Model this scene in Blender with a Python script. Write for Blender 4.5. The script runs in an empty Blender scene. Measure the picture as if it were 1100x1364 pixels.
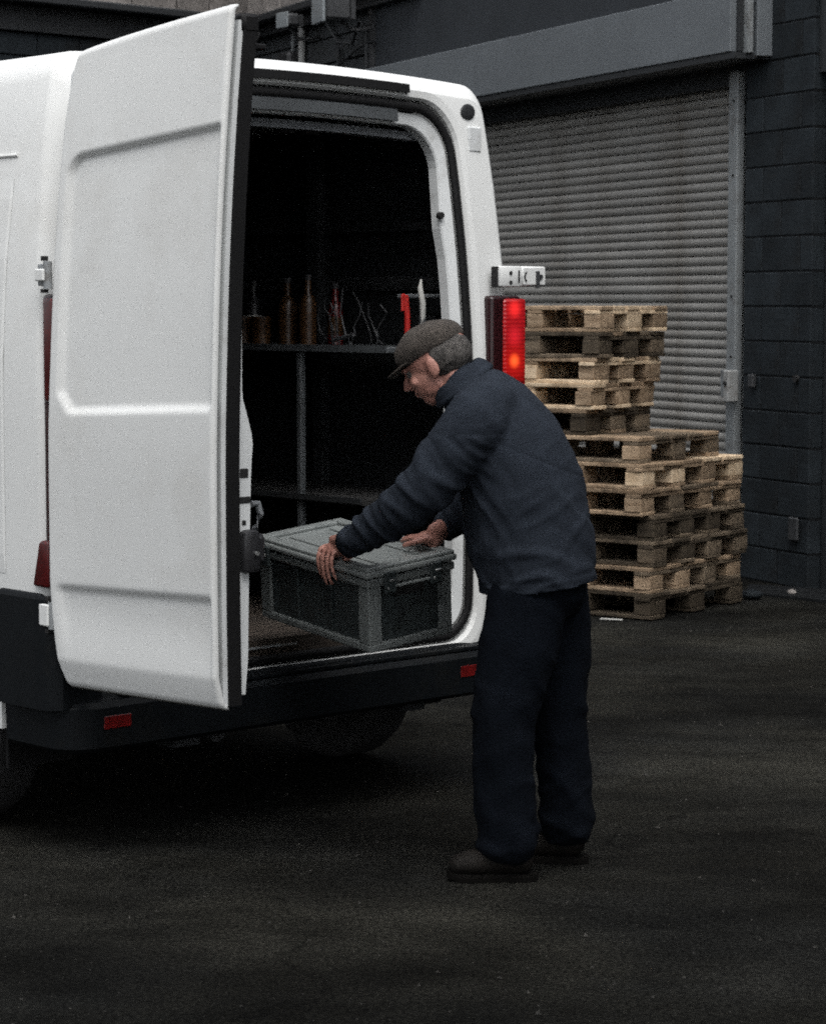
import bpy, bmesh, math, random
from mathutils import Vector, Matrix, noise
random.seed(7)
R = math.radians
SC = bpy.context.scene
COL = SC.collection

# ------------------------------------------------------------------ camera, sky, sun, exposure
CAM_H = 1.67
cd = bpy.data.cameras.new('camera')
cam = bpy.data.objects.new('camera', cd)
COL.objects.link(cam)
cam.location = (0, 0, CAM_H)
cam.rotation_euler = (R(90) - math.atan(277 / 3200), 0, 0)
cd.sensor_fit = 'HORIZONTAL'
cd.sensor_width = 36
cd.lens = 36 * 3200 / 1100
cd.clip_end = 2000
cd.dof.use_dof = True
cd.dof.focus_distance = 7.2
cd.dof.aperture_fstop = 13
SC.camera = cam
world = bpy.data.worlds.new('World')
SC.world = world
world.use_nodes = True
wn = world.node_tree.nodes
wl = world.node_tree.links
bg = wn['Background']
sky = wn.new('ShaderNodeTexSky')
sky.sky_type = 'NISHITA'
sky.sun_disc = False
SUN_EL, SUN_AZ = 62, 172          # azimuth: clockwise from +Y; the light comes from behind and left of the camera
sky.sun_elevation = R(SUN_EL)
sky.sun_rotation = R(SUN_AZ)
sky.air_density = 1.0
sky.dust_density = 4.0
sky.ozone_density = 2.0
hsv = wn.new('ShaderNodeHueSaturation')       # overcast: the same sky with its blue drained
hsv.inputs['Saturation'].default_value = 0.2
wl.new(sky.outputs[0], hsv.inputs['Color'])
wl.new(hsv.outputs[0], bg.inputs[0])
bg.inputs[1].default_value = 0.15
sl = bpy.data.lights.new('sun', 'SUN')
sl.energy = 0.75
sl.angle = R(60)
sl.color = (1.0, 0.985, 0.96)
sun = bpy.data.objects.new('sun', sl)
COL.objects.link(sun)
sd = Vector((math.sin(R(SUN_AZ)) * math.cos(R(SUN_EL)), math.cos(R(SUN_AZ)) * math.cos(R(SUN_EL)), math.sin(R(SUN_EL))))
sun.rotation_euler = sd.to_track_quat('Z', 'Y').to_euler()
SC.view_settings.view_transform = 'Standard'
SC.view_settings.look = 'None'
SC.view_settings.exposure = 0.78
SC.view_settings.gamma = 1
SC.view_settings.use_curve_mapping = False
SC.render.filter_size = 1.5
SC.cycles.filter_width = 1.9
SC.cycles.use_denoising = False
SC.cycles.max_bounces = 6
SC.cycles.use_adaptive_sampling = True
SC.cycles.adaptive_threshold = 0.035
SC.cycles.adaptive_min_samples = 20

# ------------------------------------------------------------------ materials
def mat(name, c, rough=0.6, var=0.15, scale=6.0, bump=0.0, bscale=60.0, metal=0.0, c2=None, rnd=0.0, stretch=(1, 1, 1),
        dirt=None, dscale=3.0, dlow=0.5, dhigh=0.7, spec=0.5, coat=0.0, emis=None):
    m = bpy.data.materials.new(name)
    m.use_nodes = True
    n, l = m.node_tree.nodes, m.node_tree.links
    b = n['Principled BSDF']
    b.inputs['Roughness'].default_value = rough
    b.inputs['Metallic'].default_value = metal
    b.inputs['Specular IOR Level'].default_value = spec
    b.inputs['Coat Weight'].default_value = coat
    tc = n.new('ShaderNodeTexCoord')
    mp = n.new('ShaderNodeMapping')
    mp.inputs['Scale'].default_value = stretch
    l.new(tc.outputs['Object'], mp.inputs[0])
    nz = n.new('ShaderNodeTexNoise')
    nz.inputs['Scale'].default_value = scale
    nz.inputs['Detail'].default_value = 8
    nz.inputs['Roughness'].default_value = 0.62
    l.new(mp.outputs[0], nz.inputs['Vector'])
    if rnd:
        oi = n.new('ShaderNodeObjectInfo')
        ad = n.new('ShaderNodeVectorMath')
        ad.operation = 'ADD'
        sc = n.new('ShaderNodeVectorMath')
        sc.operation = 'SCALE'
        sc.inputs[0].default_value = (13.1, 7.7, 21.3)
        l.new(oi.outputs['Random'], sc.inputs['Scale'])
        l.new(mp.outputs[0], ad.inputs[0])
        l.new(sc.outputs[0], ad.inputs[1])
        l.new(ad.outputs[0], nz.inputs['Vector'])
    c2 = c2 or tuple(x * (1 - var * 2) for x in c)
    rp = n.new('ShaderNodeValToRGB')
    rp.color_ramp.elements[0].position = 0.36
    rp.color_ramp.elements[1].position = 0.64
    rp.color_ramp.elements[0].color = (*c2, 1)
    rp.color_ramp.elements[1].color = (*c, 1)
    l.new(nz.outputs[0], rp.inputs[0])
    last = rp.outputs[0]
    if rnd:
        hs = n.new('ShaderNodeHueSaturation')
        mr = n.new('ShaderNodeMapRange')
        mr.inputs[3].default_value = 1 - rnd
        mr.inputs[4].default_value = 1 + rnd
        l.new(oi.outputs['Random'], mr.inputs[0])
        l.new(mr.outputs[0], hs.inputs['Value'])
        l.new(last, hs.inputs['Color'])
        last = hs.outputs[0]
    if dirt:
        dn = n.new('ShaderNodeTexNoise')
        dn.inputs['Scale'].default_value = dscale
        dn.inputs['Detail'].default_value = 10
        dn.inputs['Roughness'].default_value = 0.7
        l.new(tc.outputs['Object'], dn.inputs['Vector'])
        dr = n.new('ShaderNodeMapRange')
        dr.inputs[1].default_value = dlow
        dr.inputs[2].default_value = dhigh
        l.new(dn.outputs[0], dr.inputs[0])
        mx = n.new('ShaderNodeMix')
        mx.data_type = 'RGBA'
        l.new(dr.outputs[0], mx.inputs[0])
        l.new(last, mx.inputs[6])
        mx.inputs[7].default_value = (*dirt, 1)
        last = mx.outputs[2]
    l.new(last, b.inputs['Base Color'])
    if bump:
        bn = n.new('ShaderNodeTexNoise')
        bn.inputs['Scale'].default_value = bscale
        bn.inputs['Detail'].default_value = 6
        l.new(mp.outputs[0], bn.inputs['Vector'])
        bp = n.new('ShaderNodeBump')
        bp.inputs['Strength'].default_value = bump
        bp.inputs['Distance'].default_value = 0.01
        l.new(bn.outputs[0], bp.inputs['Height'])
        l.new(bp.outputs[0], b.inputs['Normal'])
    if emis:
        b.inputs['Emission Color'].default_value = (*emis[:3], 1)
        b.inputs['Emission Strength'].default_value = emis[3]
    return m

M = {}
M['white'] = mat('white_paint', (0.70, 0.712, 0.70), 0.5, 0.03, 1.2, coat=0.0, dirt=(0.50, 0.49, 0.46), dscale=1.8, dlow=0.50, dhigh=0.95, bump=0.03, bscale=9, spec=0.3)
M['whiteframe'] = mat('white_door_frame_paint', (0.66, 0.68, 0.68), 0.45, 0.05, 3, dirt=(0.30, 0.29, 0.27), dscale=5, dlow=0.55, dhigh=0.8)
M['plastic'] = mat('black_bumper_plastic', (0.0045, 0.006, 0.0075), 0.55, 0.15, 4, bump=0.1, bscale=400, dirt=(0.010, 0.010, 0.009), dscale=3, spec=0.15)
M['rubber'] = mat('rubber', (0.005, 0.005, 0.0055), 0.7, 0.1, 5, spec=0.25)
M['tyre'] = mat('tyre_rubber', (0.02, 0.02, 0.021), 0.85, 0.2, 8, bump=0.3, bscale=60)
M['steel'] = mat('galvanised_steel', (0.34, 0.36, 0.37), 0.45, 0.15, 7, metal=0.4, dirt=(0.14, 0.12, 0.10), dscale=9, dlow=0.5, dhigh=0.75)
M['darksteel'] = mat('dark_steel', (0.05, 0.052, 0.055), 0.5, 0.2, 6, metal=0.3)
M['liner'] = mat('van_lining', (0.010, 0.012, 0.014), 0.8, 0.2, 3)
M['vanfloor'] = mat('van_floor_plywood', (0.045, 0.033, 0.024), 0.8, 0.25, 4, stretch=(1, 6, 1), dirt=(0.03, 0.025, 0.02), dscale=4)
M['shutter'] = mat('shutter_slat', (0.26, 0.255, 0.24), 0.45, 0.12, 2.2, dirt=(0.12, 0.105, 0.085), dscale=1.4, dlow=0.5, dhigh=0.8, rnd=0.10, spec=0.35, stretch=(0.5, 1, 3))
M['hood'] = mat('shutter_hood_paint', (0.115, 0.128, 0.138), 0.6, 0.08, 1.6, dirt=(0.095, 0.105, 0.115), dscale=1.2, bump=0.03, bscale=60)
M['rail'] = mat('guide_rail_metal', (0.20, 0.215, 0.22), 0.5, 0.14, 3.5, dirt=(0.06, 0.055, 0.05), dscale=7, dlow=0.5, dhigh=0.72)
M['block'] = mat('painted_blockwork', (0.020, 0.025, 0.029), 0.8, 0.20, 3, bump=0.4, bscale=40, dirt=(0.010, 0.010, 0.010), dscale=2.2, dlow=0.46, dhigh=0.70, rnd=0.18, spec=0.12)
M['mortar'] = mat('mortar', (0.010, 0.011, 0.012), 0.9, 0.2, 6, spec=0.1)
M['fascia'] = mat('grey_fascia_panel', (0.029, 0.033, 0.038), 0.7, 0.10, 1.4, dirt=(0.026, 0.030, 0.034), dscale=0.9, bump=0.06, bscale=30, spec=0.2)
M['siding'] = mat('dark_siding', (0.030, 0.034, 0.037), 0.75, 0.15, 2, bump=0.1, bscale=20, rnd=0.15)
M['gutter'] = mat('black_gutter', (0.014, 0.016, 0.018), 0.6, 0.1, 3)
M['stone'] = mat('weathered_stone', (0.24, 0.22, 0.205), 0.9, 0.2, 5, bump=0.8, bscale=25, dirt=(0.045, 0.04, 0.037), dscale=4, dlow=0.48, dhigh=0.72, rnd=0.28)
M['jacket'] = mat('navy_cloth', (0.023, 0.0285, 0.0385), 0.95, 0.12, 14, bump=0.22, bscale=220, spec=0.1)
M['trouser'] = mat('dark_navy_cloth', (0.0036, 0.0052, 0.0085), 0.95, 0.15, 10, bump=0.35, bscale=140, spec=0.08)
M['skin'] = mat('skin', (0.42, 0.21, 0.165), 0.55, 0.12, 18, bump=0.2, bscale=90, c2=(0.30, 0.135, 0.105))
M['cap'] = mat('brown_tweed', (0.060, 0.050, 0.042), 0.95, 0.2, 60, bump=0.6, bscale=240)
M['hair'] = mat('grey_hair', (0.085, 0.078, 0.072), 0.85, 0.3, 60, bump=0.8, bscale=200, stretch=(1, 1, 0.2))
M['boot'] = mat('worn_leather', (0.007, 0.0055, 0.0042), 0.75, 0.25, 12, bump=0.3, bscale=50, spec=0.2)
M['sole'] = mat('boot_sole', (0.005, 0.0045, 0.004), 0.9, 0.1, 5, spec=0.08)
M['lace'] = mat('boot_lace', (0.06, 0.05, 0.04), 0.9, 0.1, 5)
M['crate'] = mat('grey_crate_plastic', (0.25, 0.27, 0.265), 0.30, 0.12, 6, dirt=(0.11, 0.125, 0.125), dscale=6, bump=0.1, bscale=80)
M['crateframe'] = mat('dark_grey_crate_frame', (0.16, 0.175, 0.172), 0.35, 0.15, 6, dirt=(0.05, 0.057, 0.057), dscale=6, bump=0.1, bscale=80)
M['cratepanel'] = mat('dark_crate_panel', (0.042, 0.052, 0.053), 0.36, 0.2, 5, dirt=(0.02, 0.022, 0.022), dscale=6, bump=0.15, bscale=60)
M['silver'] = mat('catch_metal', (0.55, 0.56, 0.55), 0.3, 0.05, 9, metal=0.8)
M['dark'] = mat('dark_hole', (0.008, 0.008, 0.008), 0.8, 0.05, 5)
M['redplastic'] = mat('red_plastic', (0.42, 0.018, 0.014), 0.4, 0.1, 5)
M['reflector'] = mat('red_reflector', (0.13, 0.006, 0.006), 0.3, 0.2, 60, spec=0.5)
M['amber'] = mat('amber_bottle', (0.055, 0.026, 0.010), 0.35, 0.2, 8)
M['paperwhite'] = mat('pale_paper', (0.55, 0.55, 0.52), 0.7, 0.1, 9)
M['shelfgrey'] = mat('shelf_grey_paint', (0.06, 0.066, 0.07), 0.5, 0.15, 5)
M['blackplastic'] = mat('black_plastic', (0.022, 0.022, 0.024), 0.4, 0.1, 5)
M['bluebag'] = mat('blue_sack', (0.035, 0.060, 0.125), 0.7, 0.2, 9, bump=0.3, bscale=30)
M['greybox'] = mat('grey_plastic', (0.16, 0.17, 0.18), 0.5, 0.1, 5)
M['boxpaint'] = mat('pale_switch_box', (0.27, 0.275, 0.27), 0.5, 0.1, 7, dirt=(0.12, 0.11, 0.1), dscale=20)
M['lampglass'] = mat('floodlight_glass', (0.20, 0.22, 0.23), 0.2, 0.1, 9)
M['oldwhite'] = mat('faded_label', (0.45, 0.45, 0.42), 0.7, 0.1, 5)

def wood(name, c, c2, dirt):
    m = mat(name, c, 0.8, 0.1, 5, bump=0.5, bscale=30, c2=c2, rnd=0.3, stretch=(7, 1.2, 7), dirt=dirt, dscale=7, dlow=0.47, dhigh=0.75, spec=0.1)
    return m
M['woodpale'] = wood('pallet_wood_fresh', (0.68, 0.54, 0.38), (0.46, 0.34, 0.22), (0.17, 0.12, 0.075))
M['woodmid'] = wood('pallet_wood_worn', (0.33, 0.245, 0.165), (0.18, 0.125, 0.08), (0.05, 0.038, 0.028))
M['woodgrey'] = wood('pallet_wood_grey', (0.16, 0.125, 0.088), (0.085, 0.066, 0.047), (0.028, 0.024, 0.019))
M['wooddark'] = wood('pallet_wood_dark', (0.070, 0.056, 0.040), (0.036, 0.029, 0.021), (0.018, 0.014, 0.011))  # weathered tone, made darker still for shade low in the stack

# asphalt: fine aggregate, worn patches, damp dark stains, tyre-dragged streaks
def asphalt():
    m = bpy.data.materials.new('asphalt')
    m.use_nodes = True
    n, l = m.node_tree.nodes, m.node_tree.links
    b = n['Principled BSDF']
    tc = n.new('ShaderNodeTexCoord')
    def nz(scale, detail, rough, stretch=(1, 1, 1), rot=0):
        mp = n.new('ShaderNodeMapping')
        mp.inputs['Scale'].default_value = stretch
        mp.inputs['Rotation'].default_value = (0, 0, rot)
        l.new(tc.outputs['Object'], mp.inputs[0])
        t = n.new('ShaderNodeTexNoise')
        t.inputs['Scale'].default_value = scale
        t.inputs['Detail'].default_value = detail
        t.inputs['Roughness'].default_value = rough
        l.new(mp.outputs[0], t.inputs['Vector'])
        return t.outputs[0]
    def rng(s, a, b_, c, d):
        r = n.new('ShaderNodeMapRange')
        for i, v in enumerate((a, b_, c, d)):
            r.inputs[i + 1].default_value = v
        l.new(s, r.inputs[0])
        return r.outputs[0]
    def mul(a, b_):
        x = n.new('ShaderNodeMath')
        x.operation = 'MULTIPLY'
        l.new(a, x.inputs[0])
        l.new(b_, x.inputs[1])
        return x.outputs[0]
    big = rng(nz(0.42, 7, 0.62, (1, 1.9, 1), 0.15), 0.38, 0.62, 0.50, 1.6)
    mid = rng(nz(2.1, 9, 0.72, (1.0, 1.5, 1), 0.3), 0.36, 0.64, 0.62, 1.40)
    fine = rng(nz(75, 3, 0.7), 0.36, 0.64, 0.35, 1.75)
    spk = n.new('ShaderNodeTexVoronoi')
    spk.inputs['Scale'].default_value = 42
    l.new(tc.outputs['Object'], spk.inputs['Vector'])
    spots = rng(spk.outputs['Distance'], 0.05, 0.15, 2.3, 1.0)
    wq = n.new('ShaderNodeTexNoise'); wq.inputs['Scale'].default_value = 2.5; wq.inputs['Detail'].default_value = 6
    l.new(tc.outputs['Object'], wq.inputs['Vector'])
    wa = n.new('ShaderNodeVectorMath'); wa.operation = 'MULTIPLY_ADD'
    l.new(wq.outputs['Color'], wa.inputs[0]); wa.inputs[1].default_value = (0.9, 0.9, 0.9); l.new(tc.outputs['Object'], wa.inputs[2])
    ck = n.new('ShaderNodeTexVoronoi'); ck.feature = 'DISTANCE_TO_EDGE'; ck.inputs['Scale'].default_value = 0.42
    l.new(wa.outputs[0], ck.inputs['Vector'])
    crk = rng(ck.outputs['Distance'], 0.001, 0.007, 0.62, 1.0)
    v = mul(mul(mul(mul(big, mid), fine), spots), crk)
    c = n.new('ShaderNodeMix')
    c.data_type = 'RGBA'
    l.new(rng(nz(0.9, 4, 0.5), 0.4, 0.6, 0, 1), c.inputs[0])
    c.inputs[6].default_value = (0.0125, 0.0121, 0.0100, 1)
    c.inputs[7].default_value = (0.0082, 0.0083, 0.0076, 1)
    mm = n.new('ShaderNodeVectorMath')
    mm.operation = 'SCALE'
    l.new(c.outputs[2], mm.inputs[0])
    l.new(v, mm.inputs['Scale'])
    l.new(mm.outputs[0], b.inputs['Base Color'])
    l.new(rng(nz(0.8, 6, 0.6, (1, 1.5, 1), 1.2), 0.38, 0.6, 0.75, 0.97), b.inputs['Roughness'])
    b.inputs['Specular IOR Level'].default_value = 0.05
    bp = n.new('ShaderNodeBump')
    bp.inputs['Strength'].default_value = 0.7
    bp.inputs['Distance'].default_value = 0.012
    ad = n.new('ShaderNodeMath')
    ad.operation = 'ADD'
    l.new(nz(55, 4, 0.7), ad.inputs[0])
    l.new(rng(nz(5, 6, 0.65), 0, 1, 0, 3.5), ad.inputs[1])
    l.new(ad.outputs[0], bp.inputs['Height'])
    l.new(bp.outputs[0], b.inputs['Normal'])
    return m
M['asphalt'] = asphalt()

# ------------------------------------------------------------------ helpers
def add(name, me, parent=None, loc=None, rot=None, label=None):
    o = bpy.data.objects.new(name, me)
    COL.objects.link(o)
    if parent is not None:
        o.parent = parent
    if loc is not None:
        o.location = loc
    if rot is not None:
        o.rotation_euler = rot
    if label:
        o['label'] = label
    return o

def tag(o, label=None, cat=None, group=None, kind=None):
    if label: o['label'] = label
    if cat: o['category'] = cat
    if group: o['group'] = group
    if kind: o['kind'] = kind
    return o

def empty(name, label, cat, loc=(0, 0, 0), rz=0, group=None):
    o = bpy.data.objects.new(name, None)
    COL.objects.link(o)
    o.empty_display_size = 0.1
    o.location = loc
    o.rotation_euler = (0, 0, rz)
    return tag(o, label, cat, group)

def mesh(name, V, F, m, parent=None, smooth=False, **k):
    me = bpy.data.meshes.new(name)
    me.from_pydata([tuple(v) for v in V], [], F)
    bm = bmesh.new()
    bm.from_mesh(me)
    bmesh.ops.recalc_face_normals(bm, faces=bm.faces)
    bm.to_mesh(me)
    bm.free()
    me.materials.append(M[m])
    if smooth:
        me.shade_smooth()
    return add(name, me, parent, **k)

class MB:
    """collects shapes into one bmesh"""
    def __init__(s):
        s.bm = bmesh.new()
    def box(s, x0, x1, y0, y1, z0, z1, mtx=None, bev=0.0, seg=1):
        b = bmesh.new()
        bmesh.ops.create_cube(b, size=1)
        for v in b.verts:
            v.co = Vector((x0 + (v.co.x + .5) * (x1 - x0), y0 + (v.co.y + .5) * (y1 - y0), z0 + (v.co.z + .5) * (z1 - z0)))
        if bev:
            bmesh.ops.bevel(b, geom=list(b.edges), offset=bev, segments=seg, affect='EDGES', profile=0.5)
        s.merge(b, mtx)
        return s
    def merge(s, b, mtx=None):
        if mtx is not None:
            b.transform(mtx)
        t = bpy.data.meshes.new('tmp')
        b.to_mesh(t)
        b.free()
        s.bm.from_mesh(t)
        bpy.data.meshes.remove(t)
    def tube(s, pts, r, n=10, caps=True, flat=1.0, up=(0, 0, 1)):
        pts = [Vector(p) for p in pts]
        rr = r if isinstance(r, (list, tuple)) else [r] * len(pts)
        rings = []
        for i, p in enumerate(pts):
            a = pts[max(0, i - 1)]
            c = pts[min(len(pts) - 1, i + 1)]
            t = (c - a).normalized()
            upv = Vector(up)
            if abs(t.dot(upv)) > 0.95:
                upv = Vector((1, 0, 0))
            x = t.cross(upv).normalized()
            y = x.cross(t).normalized()
            rings.append([s.bm.verts.new(p + x * math.cos(2 * math.pi * k / n) * rr[i] + y * math.sin(2 * math.pi * k / n) * rr[i] * flat) for k in range(n)])
        for i in range(len(rings) - 1):
            for k in range(n):
                s.bm.faces.new((rings[i][k], rings[i][(k + 1) % n], rings[i + 1][(k + 1) % n], rings[i + 1][k]))
        if caps:
            s.bm.faces.new(rings[0][::-1])
            s.bm.faces.new(rings[-1])
        return s
    def ball(s, c, r, sx=1, sy=1, sz=1, rot=None, sub=2):
        b = bmesh.new()
        bmesh.ops.create_icosphere(b, subdivisions=sub, radius=r)
        m4 = Matrix.Translation(c) @ (rot.to_4x4() if rot is not None else Matrix.Identity(4)) @ Matrix.Diagonal((sx, sy, sz, 1))
        s.merge(b, m4)
        return s
    def build(s, name, m, parent=None, smooth=False, **k):
        me = bpy.data.meshes.new(name)
        bmesh.ops.recalc_face_normals(s.bm, faces=s.bm.faces)
        s.bm.to_mesh(me)
        s.bm.free()
        me.materials.append(M[m])
        if smooth:
            me.shade_smooth()
            try:
                me.set_sharp_from_angle(angle=R(40))
            except Exception:
                pass
        return add(name, me, parent, **k)

def bx(name, x0, x1, y0, y1, z0, z1, m, parent=None, bev=0.0, **k):
    return MB().box(x0, x1, y0, y1, z0, z1, bev=bev).build(name, m, parent, **k)

def interp(tab, x):
    if x <= tab[0][0]:
        return tab[0][1]
    for (a, b), (c, d) in zip(tab, tab[1:]):
        if x <= c:
            t = (x - a) / (c - a)
            t = t * t * (3 - 2 * t) if False else t
            return b + (d - b) * t
    return tab[-1][1]

# ------------------------------------------------------------------ ground
gv, gf = [], []
def ring_grid():
    xs = [-400, -60, -20] + [-8 + i * 0.5 for i in range(33)] + [20, 60, 400]
    ys = [-400, -60, -10] + [0 + i * 0.5 for i in range(41)] + [30, 80, 400]
    for y in ys:
        for x in xs:
            z = 0.0
            if -8 <= x <= 8 and 0 <= y <= 20:
                z = 0.004 * noise.noise(Vector((x * 0.5, y * 0.5, 0)))
            gv.append((x, y, z))
    w = len(xs)
    for j in range(len(ys) - 1):
        for i in range(w - 1):
            gf.append((j * w + i, j * w + i + 1, (j + 1) * w + i + 1, (j + 1) * w + i))
ring_grid()
ground = mesh('ground', gv, gf, 'asphalt', smooth=True)
tag(ground, kind='structure')

# ------------------------------------------------------------------ warehouse: right wall (its local x runs towards the camera, y into the wall)
WL, WZ = (2.32, 13.99, 0), math.atan2(-0.91, 0.4146)
wall = empty('warehouse_wall', 'dark painted warehouse wall with grey fascia above the roller shutters', 'wall', WL, WZ)
# block courses of the pier between the two shutters
def blocks(parent, x0, x1, zs, y, m, bw=0.40, bh=0.207, jt=0.007, depth=0.20, name='block', prot=0.004):
    k = 0
    cache = []
    for j in range(zs):
        z = j * bh
        x = x0 - (bw / 2 if j % 2 else 0)
        while x < x1 - 0.02:
            a, b = max(x, x0), min(x + bw, x1)
            if b - a > 0.05:
                w = b - a - jt
                key = None
                for (ww, me) in cache:
                    if abs(ww - w) < 1e-3 and random.random() < 0.8:
                        key = me
                if key is None:
                    o = MB().box(0, w, 0, depth, 0, bh - jt, bev=0.006).build(name, m, parent)
                    cache.append((w, o.data))
                else:
                    o = add(name, key, parent)
                o.location = (a + jt / 2, y - random.uniform(0, prot), z + jt / 2)
                k += 1
            x += bw
blocks(wall, -0.715, 0.015, 17, -0.02, 'block')
bx('mortar_core', -0.71, 0.01, -0.016, 0.55, 0, 3.52, 'mortar', wall)
# plain face above the openings
bx('fascia_panel', -6.26, 15.0, -0.03, 0.05, 3.53, 4.15, 'fascia', wall)
bx('fascia_panel', -6.26, 15.0, 0.0, 0.06, 4.156, 4.60, 'fascia', wall)
bx('lower_wall', 2.45, 15.0, 0.0, 0.5, 0, 2.98, 'block', wall)
bx('lintel', -6.24, 15.0, 0.012, 0.4, 3.0, 3.526, 'gutter', wall)
bx('downpipe_bracket', -6.31, -6.262, -0.07, -0.0, 3.2, 4.05, 'darksteel', wall)
bx('recess_wall', -6.24, 2.4, 0.42, 0.5, 0, 3.0, 'mortar', wall)
# timber-like boards and blocks left of the fascia
for i in range(9):
    z0 = 2.2 + i * 0.215
    for (xa, xb) in ((-9.32, -7.95), (-7.94, -6.33)):
        o = bx('siding_board', xa, xb - 0.006, -0.012 - 0.008 * (i % 2), 0.05, z0 + 0.006, z0 + 0.205, 'siding', wall, bev=0.004)
bx('wall_core', -9.32, -6.3, 0.04, 0.4, 0, 4.4, 'mortar', wall)
bx('lower_render', -9.32, -6.3, 0.0, 0.04, 0, 2.2, 'fascia', wall)
# gutter strip and the stone storey above it
bx('gutter_strip', -9.35, -5.35, -0.22, 0.02, 4.16, 4.23, 'gutter', wall, bev=0.01)
bx('gutter_strip', -9.35, -5.35, -0.10, 0.02, 4.06, 4.155, 'gutter', wall)
bx('upper_core', -9.3, 15.0, 0.05, 0.45, 4.4, 5.6, 'mortar', wall)
random.seed(21)
for j in range(5):
    x = -9.34
    h = 0.24
    while x < -5.3:
        w = random.uniform(0.28, 0.52)
        MB().box(x, x + w - 0.014, -0.06 - random.uniform(0, 0.02), 0.06, 4.235 + j * h, 4.235 + (j + 1) * h - 0.014, bev=0.012).build('stone', 'stone', wall)
        x += w

# second wall, at the back left, meeting the first in a corner
ex, ey = 0.4146, -0.91
Cn = (2.32 + ex * -9.35, 13.99 + ey * -9.35, 0)
lw = empty('yard_end_wall', 'dark wall with a black gutter under pale stonework behind the van roof', 'wall', Cn, math.atan2(0.679, 0.734))
bx('wall_core', -9, 0.0, 0.05, 0.4, 0, 5.6, 'mortar', lw)
bx('wall_core', -9, 0.0, 0.04, 0.05, 0, 2.4, 'block', lw)
for j in range(8):
    x = -5.6 - (0.2 if j % 2 else 0)
    while x < -0.05:
        b = min(x + 0.44, -0.01)
        MB().box(x, b - 0.012, -0.005 - random.uniform(0, 0.006), 0.06, 2.4 + j * 0.2, 2.4 + (j + 1) * 0.2 - 0.012, bev=0.005).build('block', 'block', lw)
        x += 0.44
bx('beam', -9, -0.01, -0.06, 0.04, 4.0, 4.215, 'gutter', lw)
bx('gutter_strip', -9, -0.01, -0.24, 0.0, 4.22, 4.29, 'gutter', lw, bev=0.012)
for j in range(4):
    x = -5.8
    while x < -0.02:
        w = random.uniform(0.30, 0.58)
        b = min(x + w, -0.005)
        MB().box(x, b - 0.014, -0.06 - random.uniform(0, 0.02), 0.06, 4.295 + j * 0.25, 4.295 + (j + 1) * 0.25 - 0.014, bev=0.012).build('stone', 'stone', lw)
        x += w

# ------------------------------------------------------------------ roller shutters
def shutter(label, x0, x1, ztop, railx):
    s = empty('roller_shutter', label, 'roller shutter', WL, WZ)
    prof = []
    P = 0.058
    # one curled lath: convex curtain section
    for i in range(9):
        t = i / 8
        prof.append((-0.013 * math.sin(math.pi * t) ** 0.8 + 0.10, t * (P - 0.006)))
    prof.append((0.112, P - 0.003))
    prof.append((0.112, P))
    V, F = [], []
    nx = 2
    for i in range(nx):
        for (y, z) in prof:
            V.append((x0 + (x1 - x0) * i, y, z))
    k = len(prof)
    for j in range(k - 1):
        F.append((j, j + 1, k + j + 1, k + j))
    me = bpy.data.meshes.new('slat')
    me.from_pydata(V, [], F)
    me.materials.append(M['shutter'])
    me.shade_smooth()
    n = int(ztop / P)
    for i in range(n):
        add('slat', me, s, loc=(0, random.uniform(-.0012, .0012), 0.06 + i * P))
    bx('bottom_bar', x0, x1, 0.075, 0.13, 0.005, 0.06, 'rail', s, bev=0.004)
    return s
random.seed(5)
sh = shutter('large grey ribbed roller shutter closed behind the pallet stack', -6.15, -0.80, 3.2, 0)
def rail(s, xa, xb):
    r_ = MB().box(xa, xb, -0.035, 0.02, 0, 3.08, bev=0.005)
    r_.box(xa + 0.015, xb - 0.03, 0.021, 0.14, 0, 3.08)
    o = r_.build('guide_rail', 'rail', s)
    for z in (0.5, 1.35, 1.72, 2.45, 2.9):
        MB().tube([(xa + 0.06, -0.034, z), (xa + 0.06, -0.042, z)], 0.009, 8).build('bolt', 'dark', o)
    return o
rail(sh, -0.885, -0.785)
rail(sh, -6.24, -6.14)
hd = MB().box(-6.26, -0.50, -0.27, -0.035, 3.155, 3.525, bev=0.004).build('shutter_hood', 'hood', sh)
bx('end_plate', -0.497, -0.47, -0.23, -0.20, 3.16, 3.53, 'gutter', sh)
bx('end_plate', -0.497, -0.44, -0.19, -0.15, 3.15, 3.55, 'rail', sh)
bx('end_plate', -0.497, -0.43, -0.125, -0.02, 3.13, 3.56, 'hood', sh, bev=0.004)
bx('hood_soffit', -6.26, -0.46, -0.262, 0.09, 3.115, 3.150, 'gutter', sh)
sh2 = shutter('dim shutter at the right edge of the yard beyond the block pier', 0.11, 2.3, 3.2, 0)
bx('guide_rail', 0.03, 0.108, 0.06, 0.14, 0, 3.08, 'gutter', sh2)
# key-switch box straddling the rail and the pier
sb = empty('switch_box', 'small pale key switch box fixed beside the shutter guide rail', 'switch box', WL, WZ)
MB().box(-0.885, -0.80, -0.075, -0.037, 1.10, 1.27, bev=0.006).build('back_plate', 'rail', sb)
MB().box(-0.79, -0.73, -0.115, -0.037, 1.075, 1.27, bev=0.008).build('housing', 'boxpaint', sb)
MB().tube([(-0.76, -0.115, 1.19), (-0.76, -0.125, 1.19)], 0.014, 12).build('key_slot', 'dark', sb)
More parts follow.
